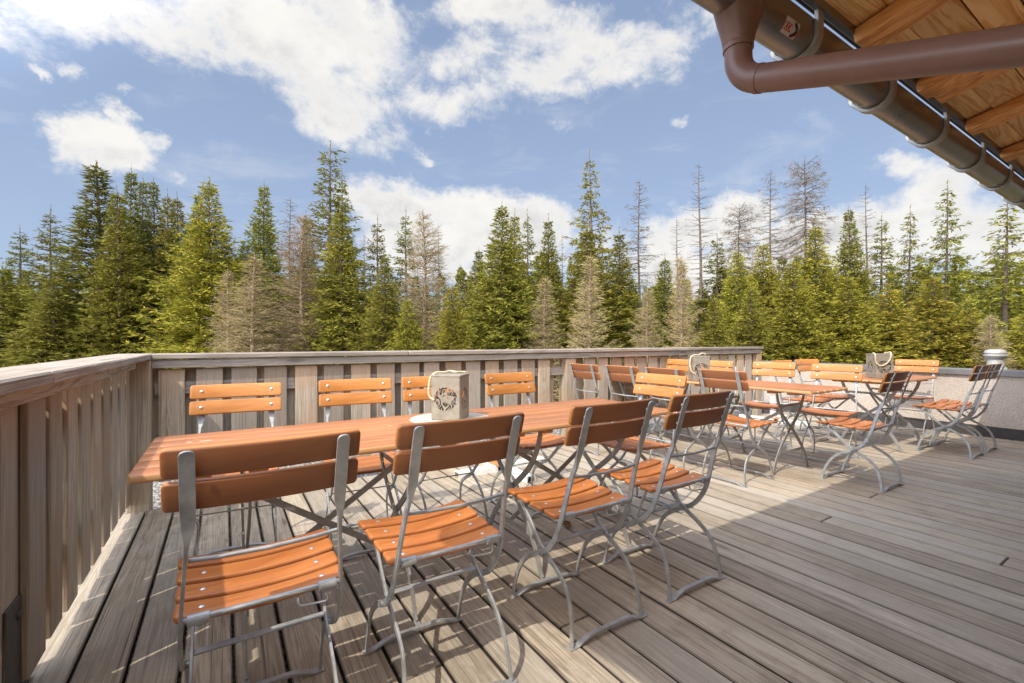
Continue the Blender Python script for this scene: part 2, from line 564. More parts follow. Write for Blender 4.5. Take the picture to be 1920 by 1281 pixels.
m_zinc = steel('galvanised steel', (0.42, 0.43, 0.42), 0.55, 0.50, 0.20, 22)
m_bolt = steel('bolt steel', (0.60, 0.60, 0.58), 0.8, 0.38, 0.1, 60)
m_tleg = steel('table leg steel', (0.33, 0.325, 0.305), 0.4, 0.50, 0.18, 22)
m_gutter = steel('gutter zinc', (0.27, 0.25, 0.232), 0.88, 0.33, 0.12, 5)
m_brack = steel('bracket zinc', (0.40, 0.395, 0.375), 0.45, 0.45, 0.15, 20)
m_pipe = steel('brown pipe', (0.195, 0.108, 0.086), 0.0, 0.38, 0.14, 7)
m_white = steel('white stand paint', (0.74, 0.73, 0.69), 0.0, 0.45, 0.10, 18)
m_rust = steel('rusty plate', (0.42, 0.20, 0.07), 0.0, 0.8, 0.4, 40)
m_vent = steel('vent metal', (0.46, 0.45, 0.42), 0.2, 0.5, 0.12, 12)
m_flash = steel('wall flashing', (0.21, 0.205, 0.20), 0.35, 0.48, 0.12, 6)
m_plinth = steel('plinth bitumen', (0.055, 0.05, 0.047), 0.0, 0.75, 0.3, 20)
m_lamp = steel('lantern metal', (0.30, 0.272, 0.218), 0.2, 0.5, 0.16, 26)
m_plate = steel('dark steel plate', (0.085, 0.075, 0.062), 0.3, 0.6, 0.3, 16)


def simple(name, col, rough=0.8, var=0.15, scale=20.0, bs_=0.2, dist=0.002):
    m, T, bs, out = new_mat(name)
    co = T.node('ShaderNodeTexCoord').outputs['Object']
    n = T.noise(co, scale, 6, 0.6)
    c = T.mix(T.maprange(n, 0.3, 0.7, 0, 1), tuple(x * (1 - var) for x in col), tuple(min(1, x * (1 + var)) for x in col))
    T.put(bs.inputs['Base Color'], c)
    bs.inputs['Roughness'].default_value = rough
    bs.inputs['Specular IOR Level'].default_value = 0.25
    bump(T, bs, n, bs_, dist)
    return m


m_rope = simple('rope', (0.62, 0.50, 0.34), 0.9, 0.25, 120, 0.5, 0.002)
m_mat = simple('felt', (0.46, 0.41, 0.33), 0.95, 0.12, 60, 0.3, 0.001)
m_leaf = simple('dry leaf', (0.16, 0.075, 0.03), 0.9, 0.6, 60, 0.3, 0.002)
m_label = simple('sticker paper', (0.62, 0.55, 0.50), 0.6, 0.05, 40, 0.0, 0.001)
m_red = simple('sticker red', (0.45, 0.05, 0.04), 0.6, 0.15, 40, 0.0, 0.001)
m_black = simple('sticker black', (0.03, 0.03, 0.035), 0.6, 0.2, 40, 0.0, 0.001)
m_timber = simple('house timber', (0.50, 0.33, 0.19), 0.8, 0.2, 14, 0.4, 0.003)


def mat_stucco():
    m, T, bs, out = new_mat('wall stucco')
    co = T.node('ShaderNodeTexCoord').outputs['Object']
    v = T.node('ShaderNodeTexVoronoi')
    T.put(v.inputs['Vector'], co)
    v.inputs['Scale'].default_value = 130
    n = T.noise(co, 70, 5, 0.6)
    n2 = T.noise(co, 1.4, 5, 0.6)
    h = T.math('ADD', T.math('MULTIPLY', v.outputs['Distance'], 0.7), n)
    c = T.ramp(T.maprange(h, 0.45, 1.15, 0, 1), [(0, (0.36, 0.30, 0.245)), (0.5, (0.51, 0.44, 0.37)), (1, (0.63, 0.56, 0.48))])
    c = T.mix(T.maprange(n2, 0.45, 0.75, 0, 0.3, True), c, (0.33, 0.29, 0.25))
    T.put(bs.inputs['Base Color'], c)
    bs.inputs['Roughness'].default_value = 0.95
    bs.inputs['Specular IOR Level'].default_value = 0.1
    bump(T, bs, h, 0.8, 0.006)
    return m


def mat_gravel():
    m, T, bs, out = new_mat('gravel')
    co = T.node('ShaderNodeTexCoord').outputs['Object']
    v = T.node('ShaderNodeTexVoronoi')
    T.put(v.inputs['Vector'], co)
    v.inputs['Scale'].default_value = 45
    sp = T.node('ShaderNodeSeparateColor')
    T.put(sp.inputs[0], v.outputs['Color'])
    c = T.ramp(sp.outputs[0], [(0, (0.20, 0.18, 0.155)), (0.5, (0.36, 0.33, 0.29)), (1, (0.52, 0.48, 0.43))])
    c = T.mix(T.maprange(v.outputs['Distance'], 0.3, 0.75, 0, 0.75), c, (0.07, 0.06, 0.05))
    T.put(bs.inputs['Base Color'], c)
    bs.inputs['Roughness'].default_value = 0.9
    bump(T, bs, T.math('SUBTRACT', 1.0, v.outputs['Distance']), 1.0, 0.02)
    return m


def mat_ground():
    m, T, bs, out = new_mat('forest floor')
    co = T.node('ShaderNodeTexCoord').outputs['Object']
    n = T.noise(co, 0.8, 9, 0.65)
    c = T.ramp(n, [(0.3, (0.045, 0.05, 0.018)), (0.5, (0.085, 0.085, 0.03)), (0.7, (0.16, 0.13, 0.065))])
    T.put(bs.inputs['Base Color'], c)
    bs.inputs['Roughness'].default_value = 1.0
    bump(T, bs, n, 1.0, 0.2)
    return m


m_stucco, m_gravel, m_ground = mat_stucco(), mat_gravel(), mat_ground()


def mat_leaf(name, dark, light, tip, tips=0.15, trans=0.22, tint=0.16):
    m, T, bs, out = new_mat(name)
    isl = T.node('ShaderNodeNewGeometry').outputs['Random Per Island']
    ob = T.node('ShaderNodeObjectInfo').outputs['Random']
    co = T.node('ShaderNodeTexCoord').outputs['Object']
    n = T.noise(co, 0.9, 3, 0.6)
    f = T.math('ADD', T.math('MULTIPLY', isl, 0.55), T.math('MULTIPLY', T.maprange(n, 0.3, 0.7, 0, 1), 0.45))
    c = T.mix(f, dark, light)
    c = T.mix(T.math('GREATER_THAN', T.math('FRACT', T.math('MULTIPLY', isl, 13.7)), 1 - tips), c, tip)
    hs = T.node('ShaderNodeHueSaturation')
    T.put(hs.inputs['Hue'], T.maprange(ob, 0, 1, 0.488, 0.512))
    T.put(hs.inputs['Value'], T.maprange(T.math('FRACT', T.math('MULTIPLY', ob, 5.77)), 0, 1, 1 - tint, 1 + tint))
    T.put(hs.inputs['Color'], c)
    c = hs.outputs[0]
    T.n.remove(bs)
    d = T.node('ShaderNodeBsdfDiffuse')
    t = T.node('ShaderNodeBsdfTranslucent')
    T.put(d.inputs[0], c)
    T.put(t.inputs[0], c)
    mx = T.node('ShaderNodeMixShader')
    mx.inputs[0].default_value = trans
    T.l.new(d.outputs[0], mx.inputs[1])
    T.l.new(t.outputs[0], mx.inputs[2])
    T.l.new(mx.outputs[0], out.inputs[0])
    return m


m_green = mat_leaf('spruce needles', (0.110, 0.122, 0.024), (0.335, 0.312, 0.050), (0.32, 0.26, 0.06), 0.14)
m_yellow = mat_leaf('sunny spruce needles', (0.125, 0.132, 0.022), (0.395, 0.350, 0.048), (0.40, 0.31, 0.06), 0.14)
m_dark = mat_leaf('dark spruce needles', (0.100, 0.113, 0.028), (0.285, 0.270, 0.050), (0.24, 0.19, 0.065), 0.16)
m_tan = mat_leaf('larch twigs', (0.34, 0.265, 0.125), (0.53, 0.42, 0.20), (0.38, 0.35, 0.13), 0.25, 0.1)
m_brown = mat_leaf('brown larch twigs', (0.21, 0.155, 0.085), (0.36, 0.27, 0.145), (0.33, 0.27, 0.11), 0.2, 0.1)
m_grey = mat_leaf('bare twigs', (0.155, 0.128, 0.095), (0.28, 0.225, 0.155), (0.25, 0.19, 0.12), 0.2, 0.05)
m_bark = simple('bark', (0.15, 0.115, 0.085), 0.95, 0.35, 12, 0.8, 0.02)
m_barkp = simple('pale bark', (0.36, 0.265, 0.17), 0.95, 0.3, 12, 0.8, 0.02)

# ------------------------------------------------------------------ terrain and deck
g = MB()
g.add([(-900, -900, -3), (900, -900, -3), (900, 900, -3), (-900, 900, -3)], [(0, 1, 2, 3)])
structure(g.build('ground', m_ground, smooth=0))
g = MB().box((-1.9, -6.0, -3.0), (9.6, 5.4, -0.075))
structure(g.build('gravel_roof', m_gravel, smooth=0))

rng = random.Random(3)
deck = MB()
x = -0.447
first = True
widths = []
while x < 7.70:
    w = 0.159 + rng.uniform(-0.003, 0.003)
    widths.append((x, w))
    x += w
widths = [(-0.66, 0.213)] + widths
for (x, w) in widths:
    gap = rng.uniform(0.0085, 0.0120)
    x0, x1 = x + gap / 2, min(x + w - gap / 2, 7.73)
    dz = rng.uniform(-0.0015, 0.0015)
    cuts = [-4.2]
    y = -4.2 + rng.uniform(0.5, 5.0)
    while y < 3.7:
        cuts.append(y)
        y += 5.0
    cuts.append(3.93)
    for a, b in zip(cuts[:-1], cuts[1:]):
        deck.box((x0, a + 0.001, -0.034 + dz), (x1, b - 0.0025, dz), 0.005)
structure(deck.build('deck_floor', m_deck, smooth=0))

# ------------------------------------------------------------------ fences


def fence_boards(along, p0, p1, inner, outer, thick, zb, zt, w=0.155, pitch=0.22, seed=1, skip=()):
    r = random.Random(seed)
    mb = MB()
    p = p0
    while p < p1:
        ww = w + r.uniform(-0.012, 0.012)
        q = p + ww
        if not any(a < q and b > p for a, b in skip):
            z0 = zb + r.uniform(-0.008, 0.008)
            t = thick + r.uniform(-0.002, 0.002)
            if along == 'y':
                mb.box((inner - t, p, z0), (inner, q, zt), 0.004)
            else:
                mb.box((p, inner, z0), (q, inner + t, zt), 0.004)
        o0 = p + w - 0.036
        o1 = o0 + pitch - w + 0.074
        z0 = zb + r.uniform(-0.01, 0.01) + (0.12 if along == 'y' else 0)
        if along == 'y':
            mb.box((outer - thick, o0, z0), (outer, o1, zt), 0.004)
        else:
            mb.box((o0, outer, z0), (o1, outer + thick, zt), 0.004)
        p += pitch
    return mb


# left fence (along Y); boards in two staggered layers on rails
FL = empty('wooden_fence', (-0.54, 1.5, 0))
m_pale = wood('raw wood', [(0, (0.30, 0.235, 0.175)), (0.4, (0.46, 0.38, 0.30)), (1, (0.58, 0.50, 0.41))], 'y', 40, 1.5, 0.85, 0.5, 0.1, 0.7, rings=1.0, gloss=0.15)
tag(FL, 'weathered grey board fence with a broad cap rail running away along the left deck edge', 'fence')


def put(mb, name, mat, root, smooth=0):
    o = mb.build(name, mat, None, smooth)
    o.parent = root
    o.matrix_parent_inverse = Matrix.Translation(-Vector(root.location))
    return o


put(fence_boards('y', -1.2225, 3.98, -0.54, -0.630, 0.022, 0.05, 0.985, 0.158, 0.2215, 5, skip=((1.93, 2.07),)), 'board_panel', m_fence, FL)
put(MB().box((-0.533, -1.5, 0.962), (-0.505, 3.975, 1.018), 0.004), 'top_rail', m_pale, FL)
for z in (0.24, 0.79):
    for a, b in ((-1.5, 1.962), (2.203, 3.97)):
        put(MB().box((-0.6285, a, z), (-0.5635, b, z + 0.09), 0.003), 'cross_rail', m_capy, FL)
put(MB().box((-0.648, -1.5, 1.022), (-0.43, 1.88, 1.060), 0.006).box((-0.648, 1.884, 1.0215), (-0.43, 4.248, 1.0595), 0.006), 'cap_rail', m_capy, FL)
for y0, y1 in ((-0.05, 0.08), (1.955, 2.20)):
    o = put(MB().box((-0.70, y0, -0.05), (-0.6315, y1, 1.018), 0.004).box((-0.6313, y0 + .01, -0.05), (-0.565, y1 - .0, 0.955), 0.004), 'post', m_fence, FL)
o = put(MB().box((-0.5648, 1.975, -0.06), (-0.557, 2.165, 0.33), 0.002), 'post_bracket', m_plate, FL)
bo = MB().lathe([(0.0, 0.0), (0.013, 0.0), (0.013, 0.006), (0.008, 0.010), (0.0, 0.010)], (0, 0, 0), 10, 'x').build('bolt', m_plate, o)
bo.location = (-0.557, 2.07, 0.275)

# back fence (along X)
FB = empty('wooden_fence', (3.4, 4.07, 0))
tag(FB, 'weathered board fence with dark gaps along the back of the deck, under a flat cap', 'fence')
put(fence_boards('x', -0.6155, 7.15, 4.055, 4.127, 0.022, 0.15, 0.95, 0.165, 0.2205, 9, skip=((3.27, 3.43),)), 'board_panel', m_fence, FB)
put(MB().box((-0.429, 4.020, 0.958), (7.27, 4.050, 1.018), 0.004), 'top_rail', m_capx, FB)
for z in (0.24, 0.765):
    put(MB().box((-0.42, 4.0795, z), (7.24, 4.1245, z + 0.09), 0.003), 'cross_rail', m_capx, FB)
cp = MB()
xs = [-0.427, 1.42, 3.33, 5.4, 7.31]
for a, b in zip(xs[:-1], xs[1:]):
    cp.box((a, 4.00, 1.0215 + rng.uniform(-.0015, .0015)), (b - 0.004, 4.235, 1.0595), 0.006)
put(cp, 'cap_rail', m_capx, FB)
for x0, x1, z0 in ((-0.56, -0.43, 0.0), (3.28, 3.42, 0.0), (7.16, 7.29, 0.0)):
    yy = 3.975 if x0 < 0 else 4.03
    put(MB().box((x0, yy, z0 - 0.06), (x1, yy + 0.13, 1.018 if x0 < 0 else 0.954), 0.005), 'post', m_fence, FB)

# ------------------------------------------------------------------ right parapet wall
W = empty('parapet_wall', (7.74, 1.0, 0))
tag(W, 'low beige roughcast wall with grey metal coping and dark skirting at the right deck edge', 'wall')
put(MB().box((7.74, -6, 0.13), (7.98, 5.2, 0.742)), 'wall_body', m_stucco, W)
put(MB().box((7.735, -6, -0.07), (7.98, 5.2, 0.128)), 'skirting', m_plinth, W)
put(MB().box((7.712, -6, 0.744), (8.008, 5.22, 0.806), 0.004).box((7.708, -6, 0.738), (7.7115, 5.22, 0.760)), 'coping', m_flash, W)

V = empty('roof_vent', (8.25, 1.60, -0.1))
tag(V, 'pale grey vent pipe with a flared double-ring cap behind the right wall', 'vent')
MB().lathe([(0.0, 0), (0.115, 0), (0.115, 0.88), (0.095, 0.92), (0.078, 0.95), (0.078, 1.02), (0.0, 1.02)], n=32).build('pipe', m_vent, V)
MB().lathe([(0.05, 1.022), (0.080, 1.023), (0.098, 1.04), (0.108, 1.058), (0.112, 1.062), (0.112, 1.076), (0.094, 1.084), (0.092, 1.092), (0.104, 1.096), (0.104, 1.110), (0.09, 1.134), (0.05, 1.146), (0.0, 1.148)],
           n=32).build('cap', m_vent, V)

# ------------------------------------------------------------------ house: roof overhang, gutter, downpipe
H = empty('house', (4.0, -2.0, 0))
tag(H, 'timber hut whose orange plank roof overhang with dark gutter juts in at the upper right', 'house')
EY, EZ, TAN = 0.775, 2.296, math.tan(R(13))
XL, XR = -0.62, 9.2


def roofz(y, h=0.0):
    return EZ + (EY - y) * TAN + h


def slope_box(mb, x0, x1, y0, y1, h0, h1, bev=0.004):
    """box lying on the roof slope: y0 > y1, between heights h0 and h1 over the rafter underside"""
    c, s_ = math.cos(R(13)), math.sin(R(13))
    M = Matrix(((1, 0, 0, 0), (0, -c, s_, EY), (0, s_, c, EZ), (0, 0, 0, 1)))
    # local: y = distance up the slope from the eave; negative determinant is fixed by recalc normals
    mb.box((x0, (EY - y0) / c, h0), (x1, (EY - y1) / c, h1), bev, M)


rx = XL + 0.07
raf = []
k = 0
for rx in (-0.58, 0.0, 0.68, 1.36, 2.05, 2.70, 3.42, 4.12, 4.80, 5.48, 6.16, 6.84, 7.52, 8.2, 8.88):
    mb = MB()
    slope_box(mb, rx, rx + 0.125, EY, -3.6, 0.0, 0.055)
    put(mb, 'rafter', m_rafter, H)
    if 2.6 < rx < 2.8:
        mb = MB()
        slope_box(mb, rx + 0.129, rx + 0.26, EY - 0.02, -3.6, 0.004, 0.056)
        put(mb, 'rafter', m_rafter, H)
mb = MB()
y = EY - 0.004
r2 = random.Random(4)
while y > -3.6:
    w = r2.choice((0.11, 0.14, 0.17))
    h = r2.choice((0.0565, 0.066, 0.074))
    xa = XL
    while xa < XR:
        xb = min(XR, xa + r2.uniform(1.6, 3.6))
        slope_box(mb, xa, xb - 0.002, y, y - w + 0.004, h, h + 0.024, 0.002)
        xa = xb
    y -= w
put(mb, 'roof_boarding', m_sheath, H)
mb = MB()
slope_box(mb, XL - 0.03, XR, EY + 0.05, -3.7, 0.102, 0.145)
put(mb, 'roof_covering', m_plinth, H)
put(MB().box((XL, EY + 0.001, EZ + 0.035), (XR, EY + 0.024, EZ + 0.098), 0.002), 'fascia', m_gutter, H)
put(MB().box((XL + 0.2, -1.15, -0.02), (XR, -0.95, 2.68)).box((XL + 0.2, -3.6, -0.02), (XL + 0.4, -1.152, 2.68)), 'house_wall', m_timber, H)

GY, GZ, GR = 0.860, 2.258, 0.062
gut = MB()
for rr in (GR,):
    n = 18
    prof = [(GY + rr * math.cos(R(180 + 180 * i / n)), GZ + rr * math.sin(R(180 + 180 * i / n))) for i in range(n + 1)]
    inner = [(GY + (rr - 0.003) * math.cos(R(180 + 180 * i / n)), GZ + (rr - 0.003) * math.sin(R(180 + 180 * i / n))) for i in range(n + 1)]
    sec = [(GY - rr, GZ + 0.045), *prof, *reversed(inner), (GY - rr + 0.003, GZ + 0.045)]
    def ring(xx):
        return [(xx, a, b) for a, b in sec]
    gut.loft([ring(XL - 0.02), ring(1.2), ring(3.2), ring(XR)])
    bead = [(XL - 0.02, GY + rr + 0.004, GZ), (XR, GY + rr + 0.004, GZ)]
    gut.tube(bead, 0.010, 10)
G = put(gut, 'gutter', m_gutter, H, 40)
for i, bx in enumerate((-0.2, 0.5, 1.12, 1.80, 2.47, 3.16, 3.82, 4.46, 5.08, 5.72, 6.36, 7.0, 7.6)):
    b = MB()
    rr = GR + 0.008
    pts = [(bx, GY - rr, GZ + 0.085), (bx, GY - rr, GZ + 0.04)]
    pts += [(bx, GY + rr * math.cos(R(180 + 180 * j / 16)), GZ + rr * math.sin(R(180 + 180 * j / 16))) for j in range(17)]
    pts[-3:] = [(bx, GY + rr + 0.010, GZ - 0.016), (bx, GY + rr + 0.017, GZ - 0.002), (bx, GY + rr + 0.014, GZ + 0.012), (bx, GY + rr + 0.003, GZ + 0.017)]
    b.strip(pts, 0.040, 0.015, (1, 0, 0))
    ob = b.build('gutter_bracket', m_brack, G, 40)

# outlet funnel + downpipe: drops from the gutter, bends and runs back under the eaves
PX = 1.415
fun = MB()
rings = []
for zz, a, b_ in ((GZ - 0.0, 0.100, GR + 0.006), (GZ - 0.03, 0.094, GR + 0.005), (GZ - 0.066, 0.078, 0.061), (GZ - 0.115, 0.056, 0.050), (GZ - 0.145, 0.047, 0.046)):
    rings.append([(PX + a * math.cos(2 * math.pi * j / 28), GY + b_ * math.sin(2 * math.pi * j / 28), zz) for j in range(28)])
fun.loft(rings, cap=False)
put(fun, 'gutter_outlet', m_pipe, H, 50)
dp = MB()
PR = 0.0415
path = [(PX, GY, GZ - 0.125), (PX, GY, GZ - 0.175)]
cz, cr = GZ - 0.185, 0.108
dirv = Vector((0.03, -0.94, -0.33)).normalized()
a_end = math.acos(max(-1, min(1, -dirv.z)))       # turn from straight down to dirv
hv = Vector((dirv.x, dirv.y, 0)).normalized()
for j in range(1, 11):
    t = a_end * j / 10
    off = hv * (cr * (1 - math.cos(t))) + Vector((0, 0, -1)) * (cr * math.sin(t))
    path.append(tuple(Vector((PX, GY, cz)) + off))
endp = Vector(path[-1])
path += [tuple(endp + dirv * 0.05), tuple(endp + dirv * 1.0), tuple(endp + dirv * 2.6)]
dp.tube(path, PR, 28)
dp.tube([tuple(Vector((PX, GY, GZ - 0.142))), tuple(Vector((PX, GY, GZ - 0.162)))], PR + 0.0045, 28)
dp.tube([tuple(endp - dirv * 0.012), tuple(endp + dirv * 0.004)], PR + 0.0018, 28)
put(dp, 'downpipe', m_pipe, H, 50)

# sticker on the gutter: pale label with a red panel of letters and a striped stroke
def gpt(xx, ang, lift=0.0016):
    return (xx, GY + (GR + lift) * math.cos(R(ang)), GZ + (GR + lift) * math.sin(R(ang)))


def gpatch(mb, x0, x1, a0, a1, lift, n=6):
    rings = []
    for j in range(n + 1):
        a = a0 + (a1 - a0) * j / n
        rings.append([gpt(x0, a, lift), gpt(x1, a, lift)])
    vs = [p for r_ in rings for p in r_]
    fs = [(2 * j, 2 * j + 1, 2 * j + 3, 2 * j + 2) for j in range(n)]
    mb.add(vs, fs)


SX = 1.60
mb = MB()
gpatch(mb, SX, SX + 0.085, 192, 236, 0.0012)
st = put(mb, 'sticker', m_label, H)
st.parent = G
st.matrix_parent_inverse = Matrix.Identity(4)
mb = MB()
gpatch(mb, SX + 0.006, SX + 0.046, 205, 226, 0.0018)
p_ = mb.build('sticker_print', m_red, G)
mb = MB()
letters = {'C': [(0.9, 1), (0.1, 1), (0, 0.8), (0, 0.2), (0.1, 0), (0.9, 0)], 'A': [(0, 0), (0.5, 1), (1, 0)]}
for li, ch in enumerate('CCA'):
    x0 = SX + 0.009 + li * 0.013
    pp = letters[ch]
    segs = list(zip(pp[:-1], pp[1:])) + ([((0.2, 0.4), (0.8, 0.4))] if ch == 'A' else [])
    for (ax, ay), (bx_, by) in segs:
        a = gpt(x0 + ax * 0.0095, 222.5 - 14 * (1 - ay) if False else 208.5 + 14 * (1 - ay), 0.0026)
        b_ = gpt(x0 + bx_ * 0.0095, 208.5 + 14 * (1 - by), 0.0026)
        mb.tube([a, b_], 0.0011, 5)
mb.build('lettering', m_label, G)
mb = MB()
mb.tube([gpt(SX + 0.055 + 0.02 * math.sin(math.pi * t), 198 + 34 * t, 0.002) for t in (0, .2, .4, .6, .8, 1)], 0.0045, 6)
mb.build('sticker_print', m_black, G)
mb = MB()
mb.tube([gpt(SX + 0.063 + 0.02 * math.sin(math.pi * t), 198 + 34 * t, 0.003) for t in (.5, .7, .9, 1)], 0.0032, 6)
mb.build('sticker_print', m_red, G)
# ------------------------------------------------------------------ folding chairs
def chair_maps():
    # a seat slat: sags towards the middle, profile follows the seat line
    def seat_f(yc, zc, tilt):
        def f(x, v, w):
            sag = -0.016 * (1 - (x / 0.21) ** 2)
            return (x, yc + v * math.cos(tilt) - w * math.sin(tilt), zc + sag + v * math.sin(tilt) + w * math.cos(tilt))
        return f
    # a back board: bowed away from the sitter in the middle, leaning back
    LEAN = math.atan2(0.037, 0.12)
    def back_f(s):
        yc, zc = -0.066 + 0.037 / 0.12 * (0.905 - s), s
        def f(x, v, w):
            bow = 0.020 * (x / 0.215) ** 2
            return (x, yc - v * math.sin(LEAN) + w * math.cos(LEAN) + bow + 0.0145, zc + v * math.cos(LEAN) + w * math.sin(LEAN))
        return f
    return seat_f, back_f


def make_chair():
    root = empty('folding_chair')
    seat_f, back_f = chair_maps()
    sm = MB()
    bolts = []
    rows = [(0.128, 0.4665, R(1), 0.405), (0.222, 0.4685, R(2), 0.410), (0.316, 0.4735, R(2.5), 0.418), (0.409, 0.4760, R(-3), 0.424)]
    for yc, zc, tl, L in rows:
        f = seat_f(yc, zc, tl)
        plank(sm, L, 0.0765, 0.0185, f, 0.012, 0.0075, 10)
        for sx in (-1, 1):
            bolts.append(f(sx * 0.145, 0.0, 0.0085))
    seat = sm.build('seat', m_seat, root, 40)
    dome = [(0.0, -0.001), (0.0085, -0.001), (0.0080, 0.0012), (0.005, 0.0030), (0.0, 0.0036)]
    b0 = None
    for p in bolts:
        if b0 is None:
            b0 = MB().lathe(dome, n=10).build('bolt', m_bolt, seat)
            o = b0
        else:
            o = b0.copy()
            COL.objects.link(o)
        o.location = p
    bm_ = MB()
    bb = []
    for zc in (0.877, 0.7950):
        f = back_f(zc)
        plank(bm_, 0.432, 0.0745, 0.018, f, 0.012, 0.0055, 12)
        for sx in (-1, 1):
            bb.append((f(sx * 0.165, 0.0, 0.0095), R(-90) + math.atan2(0.037, 0.12)))
            bb.append((f(sx * 0.165, 0.0, -0.0175), R(90) + math.atan2(0.037, 0.12)))
    back = bm_.build('backrest', m_chair, root, 40)
    for p, ang in bb:
        o = b0.copy()
        COL.objects.link(o)
        o.parent = back
        o.location = p
        o.rotation_euler = (ang, 0, 0)
    # side bars: A = upright running down into the front foot, B = seat front running down into the rear foot
    A = [(-0.0745, 0.910, .012, .0055), (-0.0735, 0.907, .024, .0055), (-0.070, 0.900, .031, .0055), (-0.050, 0.842, .031, .0055), (-0.030, 0.775, .031, .0055), (-0.012, 0.720, .026, .008), (0.000, 0.682, .0125, .017),
         (0.022, 0.628, .009, .021), (0.050, 0.53, .0085, .022), (0.064, 0.475, .0085, .022), (0.084, 0.415, .0085, .022), (0.114, 0.360, .0085, .022), (0.152, 0.316, .0085, .022),
         (0.200, 0.285, .0085, .022), (0.270, 0.248, .0085, .021), (0.333, 0.195, .0085, .020), (0.374, 0.130, .0085, .019), (0.399, 0.066, .0085, .018), (0.412, 0.008, .0085, .017)]
    B = [(0.412, 0.452, .008, .020), (0.384, 0.446, .008, .020), (0.352, 0.422, .008, .020), (0.310, 0.385, .008, .021), (0.255, 0.330, .008, .021), (0.200, 0.285, .008, .022),
         (0.125, 0.246, .008, .022), (0.070, 0.208, .008, .021), (0.036, 0.162, .008, .020), (0.014, 0.095, .008, .019), (0.002, 0.008, .008, .018)]
    for sx in (-1, 1):
        sp = A[:2] + spline(A[2:], 4)
        MB().strip([(sx * (0.165 + 0.022 * min(1, max(0, (0.74 - q[1]) / 0.3))), q[0], q[1]) for q in sp], [q[2] for q in sp], [q[3] for q in sp], (1, 0, 0)).build('upright', m_zinc, root, 40)
    for sx in (-1, 1):
        sp = spline(B, 4)
        MB().strip([(sx * (0.170 if q[1] > 0.2 else 0.170 + (0.2 - q[1]) * 0.09), q[0], q[1]) for q in sp], [q[2] for q in sp], [q[3] for q in sp], (1, 0, 0)).build('leg', m_zinc, root, 40)
    # foot bars: flat ends on the deck, waisted and lifted in between
    for yy, hw in ((0.0, 0.205), (0.410, 0.200)):
        pts = spline([(-hw, 0.0045, .026, .006), (-hw + 0.035, 0.0045, .026, .006), (-hw + 0.075, 0.017, .023, .009), (-hw + 0.12, 0.024, .020, .012), (0, 0.024, .020, .013),
                      (hw - 0.12, 0.024, .020, .012), (hw - 0.075, 0.017, .023, .009), (hw - 0.035, 0.0045, .026, .006), (hw, 0.0045, .026, .006)], 3)
        MB().strip([(q[0], yy, q[1]) for q in pts], [q[2] for q in pts], [q[3] for q in pts], (0, 1, 0)).build('foot_bar', m_zinc, root, 40)
    # rung between the uprights, bowed; hinge rod with collars; stretchers
    MB().tube([(-0.166, 0.024, 0.632), (-0.11, 0.016, 0.630), (0, 0.010, 0.629), (0.11, 0.016, 0.630), (0.166, 0.024, 0.632)], 0.0058, 8).build('rung', m_zinc, root, 50)
    rod = MB().tube([(-0.186, 0.066, 0.470), (0.186, 0.066, 0.470)], 0.0068, 10)
    rod.tube([(-0.172, 0.067, 0.468), (-0.126, 0.067, 0.468)], 0.0135, 14).tube([(0.126, 0.067, 0.468), (0.172, 0.067, 0.468)], 0.0135, 14)
    rod.build('hinge_rod', m_zinc, root, 50)
    MB().strip([(-0.176, 0.222, 0.300), (0.176, 0.222, 0.300)], 0.017, 0.006, (0, 1, 0.4)).build('stretcher', m_zinc, root, 40)
    MB().tube([(-0.168, 0.378, 0.436), (0.168, 0.378, 0.436)], 0.005, 8).build('stretcher', m_zinc, root, 50)
    for sx in (-1, 1):
        MB().strip([(sx * 0.148, 0.066, 0.452), (sx * 0.148, 0.2, 0.4525), (sx * 0.148, 0.34, 0.457), (sx * 0.148, 0.43, 0.455)], 0.018, 0.005, (1, 0, 0)).build('seat_rail', m_zinc, root, 40)
    MB().tube([(0.150, 0.066, 0.458), (0.150, 0.064, 0.428), (0.146, 0.075, 0.418), (0.085, 0.085, 0.418), (0.078, 0.09, 0.424), (0.078, 0.10, 0.446)], 0.0032, 6).build('catch_hook', m_zinc, root, 50)
    for sx in (-1, 1):
        MB().lathe([(0.0, -0.014), (0.008, -0.014), (0.009, 0.0), (0.008, 0.014), (0.0, 0.014)], (sx * 0.180, 0.200, 0.285), 10, 'x').build('rivet', m_zinc, root, 50)
    return root


